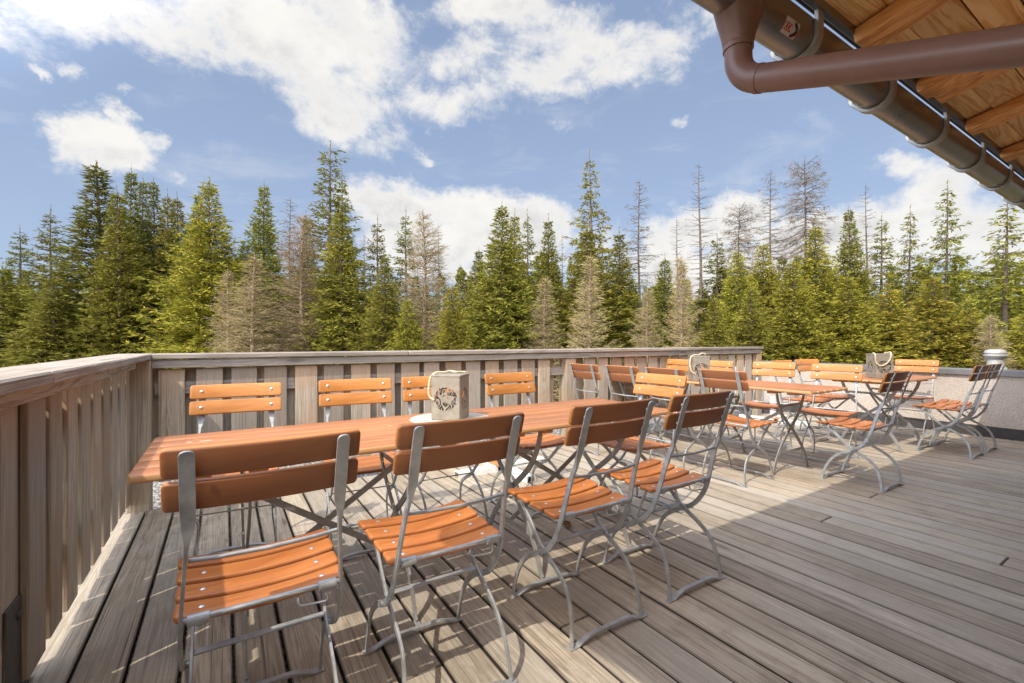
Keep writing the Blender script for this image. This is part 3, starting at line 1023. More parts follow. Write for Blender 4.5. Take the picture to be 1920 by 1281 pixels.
CHAIRS = [  # x, y of the rear foot line, turn (0 = facing +Y), label, group
    (0.095, 1.290, 0, 'folding chair nearest the camera, brown back towards us, shadow across its seat', 'near'),
    (0.630, 1.295, 0, 'folding chair seen from behind, standing in front of the nearest deer lantern', 'near'),
    (1.285, 1.315, 0, 'folding chair seen from behind, third from left along near side of the long table', 'near'),
    (1.850, 1.325, 0, 'dark-backed folding chair at right end of the near row, rear feet in roof shadow', 'near'),
    (0.060, 2.900, 180 - 5, 'bright orange folding chair before the rear fence, leftmost behind the long table', 'far'),
    (0.690, 2.880, 180 - 5, 'bright orange folding chair second from the left behind the long table', 'far'),
    (1.190, 2.850, 180 - 2, 'orange folding chair half hidden by the nearest deer lantern', 'far'),
    (1.795, 2.845, 180 + 3, 'orange folding chair behind the long table, just right of the nearest deer lantern', 'far'),
    (2.590, 2.170, 90, 'bright orange folding chair at the right-hand head of the long table, facing left', 'head'),
    (3.170, 3.590, -90, 'folding chair seen from behind near rear fence, leftmost of those around the middle table', 'mid'),
    (3.240, 3.130, -90, 'folding chair seen from behind, second from rear fence, left side of middle table', 'mid'),
    (3.300, 2.680, -90, 'folding chair seen from behind, lower back hidden by chair heading the long table', 'mid'),
    (3.460, 2.235, -90, 'folding chair at the middle table with shaded brown back and sunny orange seat turned right', 'mid'),
    (4.960, 3.800, 90, 'orange folding chair in front of the rear fence, left of the middle lantern', 'mid'),
    (5.000, 3.330, 90, 'orange folding chair against the rear fence, partly behind the middle lantern', 'mid'),
    (5.160, 2.730, 90 + 11, 'orange folding chair facing left in front of the end of the rear fence', 'mid'),
    (5.200, 2.130, 90 + 9, 'orange folding chair facing left, nearest to the free end of the middle table', 'mid'),
    (4.400, 1.415, 0, 'dark-backed folding chair alone at near end of the middle table, on the shadow edge', 'mid'),
    (6.320, 1.350, 0, 'dark-backed folding chair at the right table, left of the pair before the low wall', 'right'),
    (6.800, 1.350, 0, 'dark-backed folding chair at the right table, rightmost one before the low wall and vent', 'right'),
    (7.370, 2.130, 90, 'pale orange folding chair with its back against the low wall, right of the far lantern', 'right'),
    (5.800, 2.930, 180 - 2, 'reddish folding chair behind the right table, at the end of the rear fence', 'right'),
    (6.420, 2.930, 180 - 9, 'reddish brown folding chair behind the right table, second from the rear fence end', 'right'),
]
GROUPS = {'near': 'folding chairs along the near side of the long table', 'far': 'folding chairs behind the long table', 'head': None,
          'mid': 'folding chairs around the middle table', 'right': 'folding chairs around the right table'}
proto = make_chair()
for i, (x, y, a, lab, gr) in enumerate(CHAIRS):
    o = proto if i == 0 else copy_tree(proto)
    o.location = (x, y, 0.0)
    o.rotation_euler = (0, 0, R(a))
    tag(o, lab, 'chair', GROUPS[gr])
    if gr == 'head' and 'group' in o:
        del o['group']


# ------------------------------------------------------------------ folding tables (1.23 m long, slatted tops)
def make_table():
    root = empty('folding_table')
    L, Wd, n = 1.232, 0.668, 6
    tp = MB()
    sw = Wd / n
    for i in range(n):
        yc = -Wd / 2 + sw * (i + 0.5)
        def f(x, v, w, yc=yc):
            return (x, yc + v, 0.7375 + w)
        rc = 0.030 if i in (0, n - 1) else 0.006
        # outer slats have a rounded outer corner
        if i in (0, n - 1):
            sgn = -1 if i == 0 else 1
            def f(x, v, w, yc=yc, sgn=sgn):
                e = L / 2 - abs(x)
                if e < 0.035 and v * sgn > 0:
                    lim = sw / 2 - 0.035 + math.sqrt(max(0, 0.035 ** 2 - (0.035 - e) ** 2))
                    v = sgn * min(abs(v), lim)
                return (x, yc + v, 0.7375 + w)
            plank(tp, L, sw - 0.009, 0.026, f, 0.010, 0.009, 12)
        else:
            plank(tp, L, sw - 0.009, 0.026, f, 0.006, 0.009, 12)
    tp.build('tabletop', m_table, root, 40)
    for sx in (-1, 1):
        cl = MB()
        cl.box((sx * 0.44 - 0.035, -0.285, 0.700), (sx * 0.44 + 0.035, 0.285, 0.7235), 0.004)
        cl.box((sx * 0.27 - 0.03, -0.285, 0.700), (sx * 0.27 + 0.03, 0.285, 0.7235), 0.004)
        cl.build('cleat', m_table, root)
    leg = [(-0.250, 0.698), (-0.225, 0.62), (-0.165, 0.52), (-0.075, 0.435), (0.0, 0.375), (0.085, 0.295), (0.175, 0.20), (0.235, 0.11), (0.268, 0.03), (0.285, 0.006)]
    sp = spline(leg, 4)
    for sx in (-1, 1):
        for sy, off in ((-1, -0.0075), (1, 0.0075)):
            x0 = sx * 0.30 + off
            b = MB().strip([(x0, sy * q[0], q[1]) for q in sp], 0.009, 0.030, (1, 0, 0))
            b.strip([(x0, sy * 0.283, 0.006), (x0, sy * 0.305, 0.0035), (x0, sy * 0.325, 0.0035)], 0.022, 0.006, (1, 0, 0))
            b.build('leg', m_tleg, root, 40)
        for zz in (0.178, 0.585):
            MB().strip([(sx * 0.30, -0.19, zz), (sx * 0.30, 0.19, zz)], 0.007, 0.022, (1, 0, 0)).build('cross_bar', m_tleg, root, 40)
    for sx, yy in ((-1, -0.016), (1, 0.016)):
        MB().strip([(-sx * 0.30, yy, 0.185), (sx * 0.31, yy, 0.58)], 0.007, 0.026, (0, 1, 0)).build('brace', m_tleg, root, 40)
    return root


TABLES = [
    (0.370, 2.065, 0, 'slatted brown folding table at the left, its end in the shadow of the left fence', 'tables pushed together as the long table'),
    (1.606, 2.065, 0, 'slatted brown folding table right of the nearest deer lantern, joined to the left table', 'tables pushed together as the long table'),
    (4.250, 2.390, 90, 'slatted folding table with narrow free end by the lone dark chair, middle pair', 'tables pushed together as the middle table'),
    (4.250, 3.626, 90, 'slatted folding table by the rear fence, far half of the middle pair', 'tables pushed together as the middle table'),
    (6.230, 2.110, 0, 'slatted folding table carrying the far lantern before the low wall', None),
]
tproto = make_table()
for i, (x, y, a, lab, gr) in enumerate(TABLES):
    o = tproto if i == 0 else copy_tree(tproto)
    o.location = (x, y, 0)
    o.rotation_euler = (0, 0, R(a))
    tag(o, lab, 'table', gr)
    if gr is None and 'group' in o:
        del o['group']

# ------------------------------------------------------------------ lanterns with cut-out deer
DEER = """
........######..........
.....#####..###.##......
....##.##.#.##.###.#....
...##.###.##.#..##.##...
..####.#.##..##.#.#.##..
..##.###.#....##.##.###.
.##.#.##......#.##.#.##.
.####.#...#..###########
###......##.#.......####
####....#..............#
.####.........#......##.
##.###...............##.
.###.##.............###.
####.##............####.
.###..#...........##.##.
..###.#...##..#...#.###.
..##..#..#####.#..######
...##.#..######.#..###..
...###.#..####..##.##...
....##.##..##..###.##...
....#.###.....##.#.#....
.....##.##...##.##......
......#.##..##.#........
.........#..#...........
""".strip().split('\n')
TREEP = """
...........##...........
..........####..........
.......#..####..#.......
......###.####.###......
.....####..##..####.....
.....#####.##.#####.....
....######....######....
....#.####....####.#....
....######....######....
...#######....#######...
...##.####....####.##...
...####..........####...
..####............####..
..###..............###..
..###...########...###..
..###...########...###..
..####..###..###..####..
...###..##....##..###...
...###..##....##..###...
....##..##....##..##....
....##..##....##..##....
......####....####......
.......###....###.......
........................
""".strip().split('\n')


def lantern_panel(mb, bitmap, M, w=0.146, h=0.214, t=0.003):
    nx, nz = 30, 44
    cx, cz = w / nx, h / nz
    ox, oz = 3, 11
    def solid(i, j):
        if i < 0 or j < 0 or i >= nx or j >= nz:
            return False
        a, b = i - ox, (nz - 1 - j) - oz
        if 0 <= b < 24 and 0 <= a < 24 and bitmap[b][a] == '#':
            return False
        return True
    vid = {}
    vs, fs = [], []
    def V(i, j, k):
        if (i, j, k) not in vid:
            vid[(i, j, k)] = len(vs)
            vs.append(tuple(M @ Vector((-w / 2 + i * cx, -t * k, j * cz))))
        return vid[(i, j, k)]
    for i in range(nx):
        for j in range(nz):
            if not solid(i, j):
                continue
            fs.append((V(i, j, 0), V(i, j + 1, 0), V(i + 1, j + 1, 0), V(i + 1, j, 0)))
            fs.append((V(i, j, 1), V(i + 1, j, 1), V(i + 1, j + 1, 1), V(i, j + 1, 1)))
            for di, dj, e in ((-1, 0, ((i, j), (i, j + 1))), (1, 0, ((i + 1, j + 1), (i + 1, j))), (0, -1, ((i + 1, j), (i, j))), (0, 1, ((i, j + 1), (i + 1, j + 1)))):
                if not solid(i + di, j + dj):
                    (a, b), (c, d) = e
                    fs.append((V(a, b, 0), V(a, b, 1), V(c, d, 1), V(c, d, 0)))
    mb.add(vs, fs)


def make_lantern():
    root = empty('lantern')
    for k in range(4):
        mb = MB()
        M = Matrix.Rotation(R(90 * k), 4, 'Z') @ Matrix.Translation((0, -0.0735, 0.003))
        lantern_panel(mb, DEER if k % 2 == 0 else TREEP, M, 0.1465 if k % 2 == 0 else 0.1405)
        mb.build('cutout_panel', m_lamp, root, 0)
    MB().box((-0.072, -0.072, 0.0), (0.072, 0.072, 0.0028)).build('base_plate', m_lamp, root, 0)
    lid = MB().box((-0.0785, -0.0785, 0.2175), (0.0785, 0.0785, 0.2265), 0.0015)
    lid.build('lid', m_lamp, root, 0)
    return root


def rope(root, pts, r=0.0055):
    sp = spline(pts, 8)
    mb = MB()
    n = len(sp)
    for ph in (0, 2.1, 4.2):        # three twisted strands
        out = []
        for i, q in enumerate(sp):
            t = np.array(sp[min(i + 1, n - 1)]) - np.array(sp[max(i - 1, 0)])
            t = Vector(t).normalized()
            a = t.orthogonal().normalized()
            a = (Vector((0.3, 0.5, 0.8)) - t * t.dot(Vector((0.3, 0.5, 0.8)))).normalized()
            b = t.cross(a)
            w = ph + i * 0.75
            out.append(Vector(q) + a * (0.55 * r * math.cos(w)) + b * (0.55 * r * math.sin(w)))
        mb.tube(out, r * 0.62, 6)
    mb.build('rope_handle', m_rope, root, 60)


LANT = [
    (0.985, 2.150, 0.754, -44, 'grey metal deer lantern, rope lying over its lid, on the round mat', 0),
    (4.060, 2.880, 0.751, -40, 'grey metal cut-out lantern on the middle table before the rear fence', 1),
    (6.030, 2.050, 0.751, -44, 'grey metal cut-out lantern with a rope loop hanging over its front, on the right table', 2),
]
ROPES = [
    [(-0.060, -0.078, 0.100), (-0.084, -0.079, 0.120), (-0.088, -0.076, 0.165), (-0.083, -0.060, 0.215), (-0.060, -0.035, 0.236), (-0.03, 0.0, 0.235), (-0.01, 0.03, 0.240), (0.02, 0.02, 0.236), (0.04, 0.05, 0.234), (0.06, 0.065, 0.233)],
    [(-0.05, -0.080, 0.06), (-0.088, -0.082, 0.09), (-0.100, -0.075, 0.15), (-0.088, -0.065, 0.215), (-0.05, -0.04, 0.237), (0.0, 0.0, 0.236), (0.03, 0.03, 0.250), (0.06, 0.04, 0.245), (0.07, 0.05, 0.233)],
    [(-0.065, -0.02, 0.234), (-0.079, -0.083, 0.224), (-0.072, -0.084, 0.150), (-0.04, -0.086, 0.120), (0.0, -0.086, 0.128), (0.035, -0.086, 0.165), (0.052, -0.084, 0.220), (0.062, -0.05, 0.245), (0.066, -0.01, 0.238), (0.06, 0.04, 0.234)],
]
lproto = make_lantern()
lants = []
for i, (x, y, z, a, lab, rk) in enumerate(LANT):
    o = lproto if i == 0 else copy_tree(lproto)
    o.location = (x, y, z)
    o.rotation_euler = (0, 0, R(a))
    if i == 1:
        o.scale = (1.1,) * 3
    if i == 2:
        o.scale = (1.15,) * 3
    tag(o, lab, 'lantern', 'cut-out metal lanterns on the tables')
    lants.append(o)
for o, pts in zip(lants, ROPES):
    rope(o, pts)

mt = MB().lathe([(0.0, 0), (0.205, 0), (0.207, 0.0015), (0.205, 0.0032), (0.0, 0.0032)], n=56)
mo = mt.build('table_mat', m_mat, None, 50)
mo.location = (0.985, 2.150, 0.7507)
tag(mo, 'round beige felt mat under the nearest deer lantern on the long table', 'mat')


# ------------------------------------------------------------------ parasol stands
def make_stand():
    root = empty('parasol_stand')
    def channel(p0, p1, w=0.095, h=0.052):
        P0, P1 = Vector(p0), Vector(p1)
        d = (P1 - P0).normalized()
        s_ = Vector((-d.y, d.x, 0))
        t = 0.006
        sec = [(-w / 2, 0), (-w / 2 + 0.006, h - 0.008), (-w / 2 + 0.016, h), (w / 2 - 0.016, h), (w / 2 - 0.006, h - 0.008), (w / 2, 0), (w / 2 - t, 0), (w / 2 - 0.02, h - t), (-w / 2 + 0.02, h - t), (-w / 2 + t, 0)]
        return [[q + s_ * a + Vector((0, 0, b)) for a, b in sec] for q in (P0, P1)]
    for k in range(4):
        d = Vector((math.cos(R(90 * k)), math.sin(R(90 * k)), 0))
        mb = MB().loft(channel(d * 0.062, d * 0.45))
        mb.lathe([(0.0, 0.052), (0.012, 0.052), (0.013, 0.057), (0.0, 0.0575)], tuple(d * 0.42), 12)
        mb.build('arm', m_white, root, 40)
    MB().box((-0.085, -0.085, 0.0525), (0.085, 0.085, 0.062), 0.002).build('base_plate', m_rust, root, 0)
    MB().lathe([(0.040, 0.0625), (0.040, 0.36), (0.035, 0.36), (0.035, 0.0625)], n=24).build('sleeve', m_white, root, 50)
    return root


ps = make_stand()
ps.location = (2.10, 3.50, 0)
ps.rotation_euler = (0, 0, R(2))
tag(ps, 'white steel cross parasol stand lying behind the long table, rusty plate in the middle', 'parasol stand', 'white parasol stands without parasols')
p2 = copy_tree(ps)
p2.location = (6.62, 3.50, 0)
p2.rotation_euler = (0, 0, R(10))
tag(p2, 'white parasol stand with upright sleeve near the corner of rear fence and low wall', 'parasol stand', 'white parasol stands without parasols')

lf = MB()
rr_ = random.Random(8)
for k in range(7):
    a = rr_.uniform(0, 6.28)
    c = Vector((math.cos(a) * 0.018 * rr_.random(), math.sin(a) * 0.018, 0.010 + 0.012 * rr_.random()))
    u = Vector((math.cos(a), math.sin(a), 0.4 * rr_.uniform(-1, 1))) * 0.028
    v_ = Vector((-math.sin(a), math.cos(a), 0.5 * rr_.uniform(-1, 1))) * 0.016
    ring = [c - u, c - u * .3 - v_, c + u * .5 - v_ * .9, c + u, c + u * .4 + v_, c - u * .4 + v_ * .9]
    lf.loft([ring, [q + Vector((0, 0, 0.0025)) for q in ring]])
lo = lf.build('dry_leaf', m_leaf, None, 0)
lo.location = (1.80, 2.20, 0.002)
tag(lo, 'small crumpled brown leaf on the deck under the long table', 'leaf')
#@@PART3
# ------------------------------------------------------------------ trees


def np_mesh(name, verts, faces, mat, parent=None):
    """faces: (n, 3) int array"""
    me = bpy.data.meshes.new(name)
    n, m = len(verts), len(faces)
    me.vertices.add(n)
    me.vertices.foreach_set('co', np.ascontiguousarray(verts, np.float32).ravel())
    me.loops.add(m * 3)
    me.loops.foreach_set('vertex_index', np.ascontiguousarray(faces, np.int32).ravel())
    me.polygons.add(m)
    me.polygons.foreach_set('loop_start', np.arange(0, m * 3, 3, dtype=np.int32))
    me.update(calc_edges=True)
    me.materials.append(mat)
    o = bpy.data.objects.new(name, me)
    COL.objects.link(o)
    o.parent = parent
    return o


def blades(base, dirv, length, width, g):
    """one slim needle-spray (a bent triangle pair) per row: returns verts, faces"""
    n = len(base)
    d = dirv / (np.linalg.norm(dirv, axis=1, keepdims=True) + 1e-9)
    rnd = g.normal(size=(n, 3))
    side = np.cross(d, rnd)
    side /= (np.linalg.norm(side, axis=1, keepdims=True) + 1e-9)
    L = length[:, None]
    Wd = width[:, None]
    v = np.empty((n, 4, 3))
    v[:, 0] = base - side * Wd * 0.25
    v[:, 1] = base + d * L * 0.45 + side * Wd * 0.5
    v[:, 2] = base + d * L
    v[:, 3] = base + d * L * 0.40 - side * Wd * 0.5
    f = np.array([[0, 1, 2], [0, 2, 3]])
    F = (np.arange(n)[:, None, None] * 4 + f[None]).reshape(-1, 3)
    return v.reshape(-1, 3), F


def sticks(p0, p1, r0, r1):
    """thin three-sided twigs"""
    n = len(p0)
    d = p1 - p0
    d = d / (np.linalg.norm(d, axis=1, keepdims=True) + 1e-9)
    ref = np.where(np.abs(d[:, 2:3]) > 0.9, np.array([[1., 0, 0]]), np.array([[0, 0, 1.]]))
    a = np.cross(d, ref)
    a /= (np.linalg.norm(a, axis=1, keepdims=True) + 1e-9)
    b = np.cross(d, a)
    v = np.empty((n, 6, 3))
    for k in range(3):
        w = 2 * math.pi * k / 3
        o = a * math.cos(w) + b * math.sin(w)
        v[:, k] = p0 + o * np.reshape(r0, (-1, 1))
        v[:, 3 + k] = p1 + o * np.reshape(r1, (-1, 1))
    f = []
    for k in range(3):
        j = (k + 1) % 3
        f += [[k, j, 3 + j], [k, 3 + j, 3 + k]]
    F = (np.arange(n)[:, None, None] * 6 + np.array(f)[None]).reshape(-1, 3)
    return v.reshape(-1, 3), F


def cat_mesh(parts):
    vs, fs, o = [], [], 0
    for v, f in parts:
        if len(v) == 0:
            continue
        vs.append(v)
        fs.append(f + o)
        o += len(v)
    return np.concatenate(vs), np.concatenate(fs)


def conifer(seed, H=12.0, R0=2.2, base=0.3, whorl=0.30, per=7, dens=1.0, shape=0.85, droop=0.25, up=0.5, gap=0.0, bl=(0.16, 0.26), bw=(0.045, 0.075),
            twig=0.42, twig_step=0.13, sub=0.085, irregular=0.25, top_tuft=0.0, hang=0.25, bare=False, lean=0.0, asc=0.0, tip=0.16, lift=0.0, tr=0.0115):
    """returns trunk (v, f), limbs (v, f) and foliage (v, f) of one conifer"""
    g = np.random.default_rng(seed)
    # trunk
    nz = 14
    zs = np.linspace(0, H, nz)
    wob = np.stack([np.sin(zs * 0.5 + g.uniform(0, 6)) * 0.05 + lean * zs, np.cos(zs * 0.43 + g.uniform(0, 6)) * 0.05, zs], 1)
    rad = np.maximum(0.010, H * tr * (1 - zs / H) ** 0.9 + 0.006)
    ns = 8
    ang = np.arange(ns) * 2 * math.pi / ns
    tv = (wob[:, None, :] + np.stack([np.cos(ang), np.sin(ang), np.zeros(ns)], 1)[None] * rad[:, None, None]).reshape(-1, 3)
    tf = []
    for i in range(nz - 1):
        for k in range(ns):
            a, b = i * ns + k, i * ns + (k + 1) % ns
            tf += [[a, b, b + ns], [a, b + ns, a + ns]]
    tf = np.array(tf)
    def trunk_at(z):
        return np.array([np.interp(z, zs, wob[:, 0]), np.interp(z, zs, wob[:, 1]), z])
    limb0, limb1, lr0, lr1 = [], [], [], []
    fb, fd, fl, fw = [], [], [], []
    z = base
    bias = g.uniform(0.8, 1.2, 12)
    while z < H * 0.985:
        t = (z - base) / (H - base)
        k = max(3, int(per * (1.0 if t < 0.8 else 0.75)))
        a0 = g.uniform(0, 6.28)
        for j in range(k):
            if g.random() < gap:
                continue
            az = a0 + 2 * math.pi * j / k + g.uniform(-0.35, 0.35)
            lump = bias[int((az % 6.283) / 6.284 * 12)]
            env = ((1 - t) ** shape) * (1.0 - 0.50 * max(0.0, t - 0.55) / 0.45 * (0 if bare else 1)) * (1 if t > 0.12 else 0.75 + 0.25 * t / 0.12)
            L = R0 * env * lump * g.uniform(1 - irregular, 1 + irregular * 0.6) + (0.10 if t < 0.9 else 0.06)
            if top_tuft and t > 0.86:
                L = max(L, top_tuft * g.uniform(0.6, 1.1))
            zz = z + g.uniform(-0.5, 0.5) * whorl
            e0 = asc + up * (t - 0.35) + g.uniform(-0.12, 0.12)
            nseg = 7
            s = np.linspace(0, 1, nseg)
            rr = L * s
            dz = np.tan(e0) * rr - droop * L * (s ** 1.5) * (1 - 0.55 * t) + tip * L * s ** 3
            P = trunk_at(zz)[None] + np.stack([np.cos(az) * rr, np.sin(az) * rr, dz], 1)
            for q in range(nseg - 1):
                limb0.append(P[q]); limb1.append(P[q + 1])
                r_ = 0.010 + 0.010 * L
                lr0.append(r_ * (1 - s[q]) + 0.004); lr1.append(r_ * (1 - s[q + 1]) + 0.003)
            if bare and g.random() < 0.10:
                continue
            # side twigs
            nt = max(3, int(L / twig_step * dens))
            st = np.clip(np.sort(g.uniform(0.10 if not bare else 0.2, 1.0, nt)), 0, 1)
            base_p = np.stack([np.interp(st, s, P[:, c]) for c in range(3)], 1)
            outd = np.array([np.cos(az), np.sin(az), 0.0])
            latd = np.array([-np.sin(az), np.cos(az), 0.0])
            sg = np.where(np.arange(nt) % 2 == 0, 1.0, -1.0)
            tl = (twig * L * (1.05 - st) * g.uniform(0.6, 1.2, nt) + 0.10)
            tl = np.minimum(tl, 0.9)
            td = outd[None] * g.uniform(0.5, 1.0, nt)[:, None] + latd[None] * (sg * g.uniform(0.5, 1.0, nt))[:, None]
            td[:, 2] += g.uniform(-hang, 0.12, nt)
            td /= np.linalg.norm(td, axis=1, keepdims=True)
            if bare:
                e = base_p + td * tl[:, None] + np.stack([np.zeros(nt), np.zeros(nt), -0.15 * tl], 1)
                limb0 += list(base_p); limb1 += list(e)
                lr0 += [0.007] * nt; lr1 += [0.0035] * nt
            # sprays along every twig and the branch tip
            cnt = np.maximum(2, (tl / sub).astype(int))
            idx = np.repeat(np.arange(nt), cnt)
            fr = g.uniform(0.05, 1.0, len(idx))
            bp = base_p[idx] + td[idx] * (tl[idx] * fr)[:, None]
            bp[:, 2] -= hang * 0.35 * tl[idx] * fr ** 2
            bd = td[idx] + g.normal(size=(len(idx), 3)) * 0.45
            bd[:, 2] += lift - hang * 0.6 * g.random(len(idx))
            fb.append(bp); fd.append(bd)
            fl.append(g.uniform(*bl, len(idx))); fw.append(g.uniform(*bw, len(idx)))
            nb = max(2, int(L / 0.10 * dens * 0.5))
            sb = g.uniform(0.15, 1.0, nb)
            bp = np.stack([np.interp(sb, s, P[:, c]) for c in range(3)], 1)
            bd = outd[None] + g.normal(size=(nb, 3)) * 0.6 + np.array([0, 0, lift])
            fb.append(bp); fd.append(bd); fl.append(g.uniform(*bl, nb)); fw.append(g.uniform(*bw, nb))
        z += whorl * g.uniform(0.75, 1.25) * (1.0 if t < 0.75 else 0.75)
    # leader
    nb = 14
    bp = np.stack([np.full(nb, wob[-1, 0]), np.full(nb, wob[-1, 1]), H - g.uniform(-0.25, 0.5, nb)], 1)
    bd = np.stack([g.normal(size=nb) * 0.3, g.normal(size=nb) * 0.3, np.ones(nb)], 1)
    fb.append(bp); fd.append(bd); fl.append(g.uniform(0.1, 0.2, nb)); fw.append(g.uniform(*bw, nb) * 0.6)
    fb, fd, fl, fw = map(np.concatenate, (fb, fd, fl, fw))
    return (tv, tf), sticks(np.array(limb0), np.array(limb1), np.array(lr0), np.array(lr1)), blades(fb, fd, fl, fw, g)


KINDS = {}


def make_kind(key, name, mat_f, mat_b, merge_limbs='trunk', **kw):
    tr, lm, fo = conifer(**kw)
    KINDS[key] = (name, cat_mesh([tr, lm]), fo, mat_f, mat_b, kw.get('H', 12.0), kw.get('R0', 2.2))


DENSE = dict(whorl=0.215, per=9, asc=0.05, up=0.75, tip=0.30, lift=0.30, hang=0.22, bl=(0.14, 0.25), bw=(0.042, 0.068), twig=0.46, twig_step=0.10, sub=0.050)
make_kind('S1', 'spruce_tree', m_green, m_bark, seed=11, H=12, R0=2.5, shape=0.92, droop=0.22, **DENSE)
make_kind('S2', 'spruce_tree', m_green, m_bark, seed=12, H=12, R0=2.1, shape=0.78, droop=0.32, **DENSE)
make_kind('S3', 'spruce_tree', m_yellow, m_bark, seed=13, H=12, R0=2.6, shape=0.85, droop=0.15, irregular=0.35, **DENSE)
make_kind('S4', 'spruce_tree', m_yellow, m_bark, seed=14, H=10, R0=2.3, shape=0.75, droop=0.22, irregular=0.35, **DENSE)
make_kind('K1', 'spruce_tree', m_dark, m_bark, seed=15, H=13, R0=2.2, shape=1.0, droop=0.30, irregular=0.35, **DENSE)
# open, see-through crowns
OPEN = dict(bl=(0.15, 0.27), bw=(0.044, 0.074), sub=0.042, tip=0.22)
make_kind('T1', 'spruce_tree', m_dark, m_bark, seed=21, H=15, R0=1.6, base=3.0, whorl=0.46, per=7, shape=0.50, droop=0.10, up=0.35, gap=0.18, irregular=0.45, twig=0.36, top_tuft=0.6, hang=0.15, **OPEN)
make_kind('T2', 'spruce_tree', m_dark, m_bark, seed=22, H=14, R0=1.9, base=2.0, whorl=0.42, per=7, shape=0.75, droop=0.26, up=0.6, gap=0.15, irregular=0.40, twig=0.38, hang=0.30, **OPEN)
make_kind('T3', 'spruce_tree', m_green, m_bark, seed=23, H=13, R0=2.4, base=1.5, whorl=0.44, per=7, shape=0.80, droop=0.36, up=0.7, gap=0.15, irregular=0.45, twig=0.38, hang=0.55, **OPEN)
# larches still without needles
make_kind('L1', 'larch_tree', m_tan, m_barkp, seed=31, H=9, R0=1.5, whorl=0.17, per=8, shape=0.85, droop=0.10, up=0.6, asc=0.25, tip=0.2, bl=(0.14, 0.34), bw=(0.012, 0.021), bare=True, irregular=0.5, gap=0.12, sub=0.075, twig=0.5, twig_step=0.12, hang=0.1, lift=0.15)
make_kind('L2', 'larch_tree', m_brown, m_barkp, seed=32, H=11, R0=1.7, whorl=0.19, per=8, shape=0.65, droop=0.15, up=0.6, asc=0.2, tip=0.2, bl=(0.14, 0.34), bw=(0.013, 0.023), bare=True, irregular=0.5, gap=0.15, sub=0.07, twig=0.5, twig_step=0.12, hang=0.1, lift=0.15)
make_kind('D1', 'bare_larch', m_grey, m_bark, tr=0.0075, seed=41, H=15, R0=1.6, base=4.0, whorl=0.34, per=6, shape=0.62, droop=0.30, up=0.5, gap=0.25, tip=0.2, bl=(0.12, 0.26), bw=(0.011, 0.019), bare=True, irregular=0.6, sub=0.06, twig=0.38, hang=0.5)
make_kind('D2', 'bare_larch', m_grey, m_bark, tr=0.0075, seed=42, H=15, R0=1.25, base=9.0, whorl=0.26, per=7, shape=0.26, droop=0.45, up=1.0, gap=0.10, tip=0.2, bl=(0.12, 0.30), bw=(0.012, 0.021), bare=True, irregular=0.5, sub=0.045, twig=0.45, hang=0.8)
make_kind('D3', 'dead_tree', m_grey, m_bark, tr=0.007, seed=43, H=15, R0=0.95, base=4.0, whorl=0.36, per=5, shape=0.45, droop=0.10, up=0.3, gap=0.25, bl=(0.06, 0.14), bw=(0.008, 0.013), dens=0.6, bare=True, irregular=0.6, sub=0.3, twig=0.28)

PROTO = {}


def plant(key, px, py, hw, d, label, cat, rot, group):
    name, (bv, bf), (fv, ff), mf, mb_, H0, R0_ = KINDS[key]
    Dv = d
    r = (px - 960) / 853.3 * Dv
    x = r * math.cos(YAW) + Dv * math.sin(YAW)
    y = -r * math.sin(YAW) + Dv * math.cos(YAW)
    top = CAM_H + (640 - py) / 853.3 * Dv
    sz = (top + 3.0) / H0
    sxy = hw / 853.3 * Dv / R0_ * (1.45 if key[0] in 'SKT' else 1.15)
    root = empty(name, (x, y, -3.0), rot)
    root.scale = (sxy, sxy, sz)
    if key not in PROTO:
        c = np_mesh('crown', fv, ff, mf, root)
        t = np_mesh('trunk', bv, bf, mb_, root)
        PROTO[key] = (c, t)
    else:
        for src in PROTO[key]:
            o = src.copy()
            COL.objects.link(o)
            o.parent = root
    tag(root, label, cat, group)
    return root


G_S, G_T, G_L, G_D = 'dense spruces behind the deck', 'open-crowned spruces behind the deck', 'leafless larches behind the deck', 'bare and dead trees behind the deck'
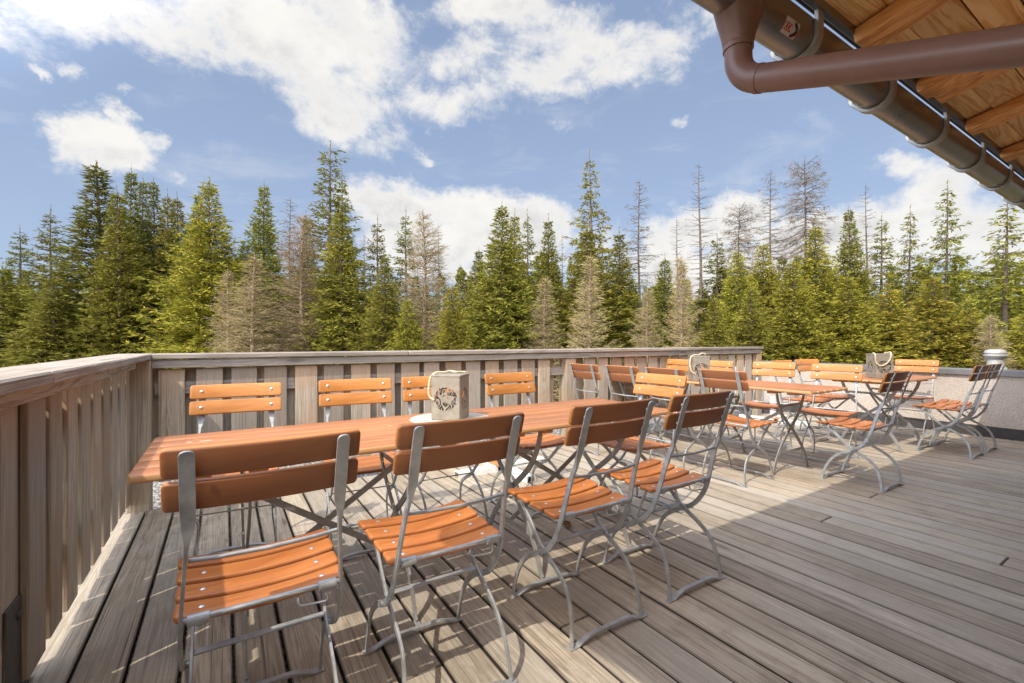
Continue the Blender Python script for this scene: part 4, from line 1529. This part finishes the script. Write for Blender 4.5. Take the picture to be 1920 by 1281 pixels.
# kind, x and y of the top in the photograph, half width there, distance in metres, label
TREES = [
    ('T2', 36, 428, 42, 44, 'small far spruce with open crown, leftmost of all treetops'),
    ('T2', 97, 393, 42, 40, 'open spruce with spreading flat boughs, second treetop from the left'),
    ('S2', 2, 500, 75, 26, 'low green spruce cut by the left edge of the picture'),
    ('S1', 100, 520, 70, 24, 'low spruce filling the corner below the two leftmost open treetops'),
    ('K1', 183, 312, 105, 27, 'tallest broad dark spruce of the left group, under the lone white cumulus'),
    ('S2', 222, 360, 60, 25, 'yellow-green spruce just right of the tallest spruce of the left group'),
    ('K1', 245, 320, 55, 27, 'slim dark spruce with pointed top, second highest of the left group'),
    ('K1', 268, 338, 45, 29, 'slim dark spruce between two pointed tops in the left group'),
    ('K1', 288, 341, 48, 28, 'slim dark spruce with clear pointed tip, right of second highest of the left group'),
    ('S2', 316, 366, 45, 28, 'shorter spruce in the dip at the right of the left group'),
    ('S2', 334, 370, 48, 30, 'last spruce of the left group before the wide sunny one'),
    ('S3', 396, 343, 88, 25, 'wide sunny yellow-green spruce, broadest crown left of the leafless larches'),
    ('S1', 372, 362, 50, 28, 'second tip peeping out at the left shoulder of the wide sunny spruce'),
    ('S1', 495, 346, 62, 27, 'dense spruce with a sharp cone standing behind the tan larch'),
    ('S2', 458, 455, 50, 30, 'lower spruce in the gap between the wide sunny spruce and the sharp cone'),
    ('D1', 545, 370, 42, 33, 'thin bare larch between the sharp spruce cone and the tallest tree'),
    ('L1', 476, 478, 66, 22, 'tan leafless larch low in front, left of the pale birch-like trunk'),
    ('L1', 428, 505, 45, 23, 'small tan leafless larch in front of the wide sunny spruce'),
    ('L2', 568, 402, 68, 24, 'reddish brown leafless larch with a pale trunk left of the tallest tree'),
    ('S2', 574, 405, 32, 29, 'slender green spruce tip above the reddish brown larch'),
    ('T1', 619, 275, 48, 34, 'tallest spruce of all with ragged layered boughs and a tufted top'),
    ('T2', 640, 318, 34, 36, 'second ragged top leaning on the right of the tallest spruce'),
    ('S2', 640, 395, 72, 24, 'bushy spruce with brown top in front of the tallest tree'),
    ('D3', 684, 440, 22, 32, 'thin bare pole in the gap right of the tallest tree'),
    ('T2', 709, 410, 40, 34, 'open spruce with flat boughs against the big low cloud, left one of the two'),
    ('S2', 720, 480, 52, 23, 'narrow green spruce below the left open top against the big low cloud'),
    ('T2', 762, 395, 36, 35, 'open spruce with flat boughs against the big low cloud, right one of the two'),
    ('L2', 794, 398, 60, 25, 'tall brown larch thick with twigs, below the middle of the big low cloud'),
    ('D1', 822, 420, 30, 31, 'thin grey top beside the tall brown larch below the big low cloud'),
    ('S4', 847, 535, 48, 21, 'small yellow-green spruce behind the fence, above the nearest lantern'),
    ('S4', 765, 560, 45, 21, 'small yellow-green spruce at the foot of the tall brown larch'),
    ('D3', 862, 500, 16, 30, 'thin bare pole at the lowest dip of the skyline'),
    ('S1', 897, 468, 50, 27, 'small spruce on the left shoulder of the big full spruce in the centre'),
    ('S1', 941, 386, 82, 24, 'big full green spruce in the centre of the picture'),
    ('S2', 965, 402, 45, 27, 'second tip at the right of the big full spruce in the centre'),
    ('T2', 988, 400, 34, 33, 'open dark spruce just right of the big full spruce in the centre'),
    ('S2', 1027, 410, 44, 28, 'slim brownish green spruce left of the tall seed-laden one'),
    ('L1', 1022, 520, 52, 23, 'tan larch below the slim brownish green spruce'),
    ('D3', 1055, 440, 14, 31, 'thin bare stem in the gap left of the tall seed-laden spruce'),
    ('T3', 1108, 293, 62, 30, 'very tall spruce hung with cones, second tallest of all'),
    ('S1', 1100, 430, 82, 27, 'broad dark spruce mass under the very tall cone-hung spruce'),
    ('S2', 1160, 435, 52, 28, 'spruce on the right flank of the very tall cone-hung one'),
    ('L1', 1107, 478, 54, 21, 'pointed tan larch in front of the very tall cone-hung spruce'),
    ('D1', 1199, 336, 44, 31, 'bare larch with long level branches right of the very tall cone-hung spruce'),
    ('L1', 1215, 540, 46, 22, 'light tan larch under the bare larch with long level branches'),
    ('D3', 1270, 412, 24, 32, 'gnarled short dead tree between the level-branched larch and the tallest dead pole'),
    ('S2', 1245, 485, 50, 27, 'spruce under the gnarled short dead tree'),
    ('L1', 1276, 478, 44, 22, 'greenish tan larch before the tallest dead pole'),
    ('D3', 1312, 307, 34, 31, 'tallest dead tree, a spiky grey pole with stubby branches'),
    ('T2', 1345, 438, 42, 31, 'dark open spruce just right of the tallest dead tree'),
    ('S4', 1382, 470, 52, 25, 'yellow-green spruce below the small umbrella-shaped bare larch'),
    ('D2', 1386, 388, 30, 33, 'small umbrella-shaped bare larch right of the tallest dead tree'),
    ('D1', 1445, 318, 44, 31, 'tall bare larch with drooping right-hand branches, left of the round-topped one'),
    ('S4', 1432, 455, 52, 26, 'yellow-green spruce at the foot of the tall bare larches'),
    ('D2', 1509, 303, 34, 31, 'bare larch with a rounded bushy top'),
    ('S3', 1532, 425, 72, 24, 'yellow-green spruce right below the round-topped bare larch'),
    ('S3', 1490, 490, 70, 22, 'sunny bushy spruce above the orange chairs at the rear fence end'),
    ('S1', 1592, 392, 52, 27, 'pointed spruce left of the slanting dead pole'),
    ('S3', 1590, 520, 80, 22, 'sunny bushy spruce below the slanting dead pole'),
    ('D3', 1625, 348, 26, 31, 'slanting dead pole with a spiky tip left of the gutter'),
    ('T2', 1652, 405, 38, 31, 'open spruce directly right of the slanting dead pole'),
    ('T3', 1705, 394, 46, 28, 'open spruce in the middle of the three right-hand tall ones'),
    ('S4', 1665, 540, 70, 22, 'low sunny spruce above the far lantern'),
    ('T3', 1775, 348, 56, 26, 'tall ragged spruce close left of the gutter end'),
    ('S3', 1745, 520, 76, 22, 'low sunny spruce below the tall ragged spruce by the gutter'),
    ('T3', 1886, 378, 80, 23, 'drooping open spruce at the right edge under the gutter'),
    ('S4', 1820, 575, 60, 21, 'low sunny spruce left of the vent pipe'),
    ('L1', 1858, 590, 46, 20, 'pale tan bush-like larch behind the vent pipe'),
    ('S4', 1925, 585, 55, 20, 'low green spruce cut by the right edge of the picture'),
    ('S2', 1410, 540, 60, 22, 'low spruce behind the end of the rear fence'),
    ('S1', 1340, 560, 58, 22, 'low dark spruce behind the rear fence above the middle lantern'),
]
tr_ = random.Random(77)
for (k, px, py, hw, d, lab) in TREES:
    grp = {'S': G_S, 'K': G_S, 'T': G_T, 'L': G_L, 'D': G_D}[k[0]]
    cat = {'S': 'spruce', 'K': 'spruce', 'T': 'spruce', 'L': 'larch', 'D': 'bare tree'}[k[0]]
    plant(k, px, py, hw, d, lab, cat, tr_.uniform(0, 6.28), grp)

# the wood further back that fills the gaps: one mass
fr = np.random.default_rng(5)
fv_all, ff_all, off = [], [], 0
src = []
for sd in (91, 92, 93):
    _, lm, fo = conifer(seed=sd, H=12, R0=2.2, whorl=0.42, per=8, shape=0.75, bl=(0.28, 0.50), bw=(0.10, 0.18), sub=0.15, twig_step=0.22, lift=0.25, tip=0.25)
    src.append(fo)
for i in range(260):
    v, f = src[i % 3]
    px = -500 + 2900 * (i + fr.uniform(-0.5, 0.5)) / 260
    px = min(max(px, -700), 2600)
    Dv = fr.uniform(31, 56)
    base_y = 535 + 25 * math.sin(px * 0.011) if px < 1250 else 520 + 15 * math.sin(px * 0.02)
    py = base_y + fr.uniform(-38, 30)
    top = CAM_H + (640 - py) / 853.3 * Dv
    a = fr.uniform(0, 6.28)
    ca, sa = math.cos(a), math.sin(a)
    sx_ = fr.uniform(0.65, 1.0)
    w = v * np.array([sx_, sx_, (top + 3.0) / 12.0])
    r = (px - 960) / 853.3 * Dv
    x = r * math.cos(YAW) + Dv * math.sin(YAW)
    y = -r * math.sin(YAW) + Dv * math.cos(YAW)
    w = np.stack([w[:, 0] * ca - w[:, 1] * sa + x, w[:, 0] * sa + w[:, 1] * ca + y, w[:, 2] - 3.0], 1)
    fv_all.append(w)
    ff_all.append(f + off)
    off += len(v)
wo = np_mesh('distant_forest', np.concatenate(fv_all), np.concatenate(ff_all), m_green)
wo['kind'] = 'stuff'
print('foliage tris', {k: len(v[2][1]) for k, v in KINDS.items()}, off)
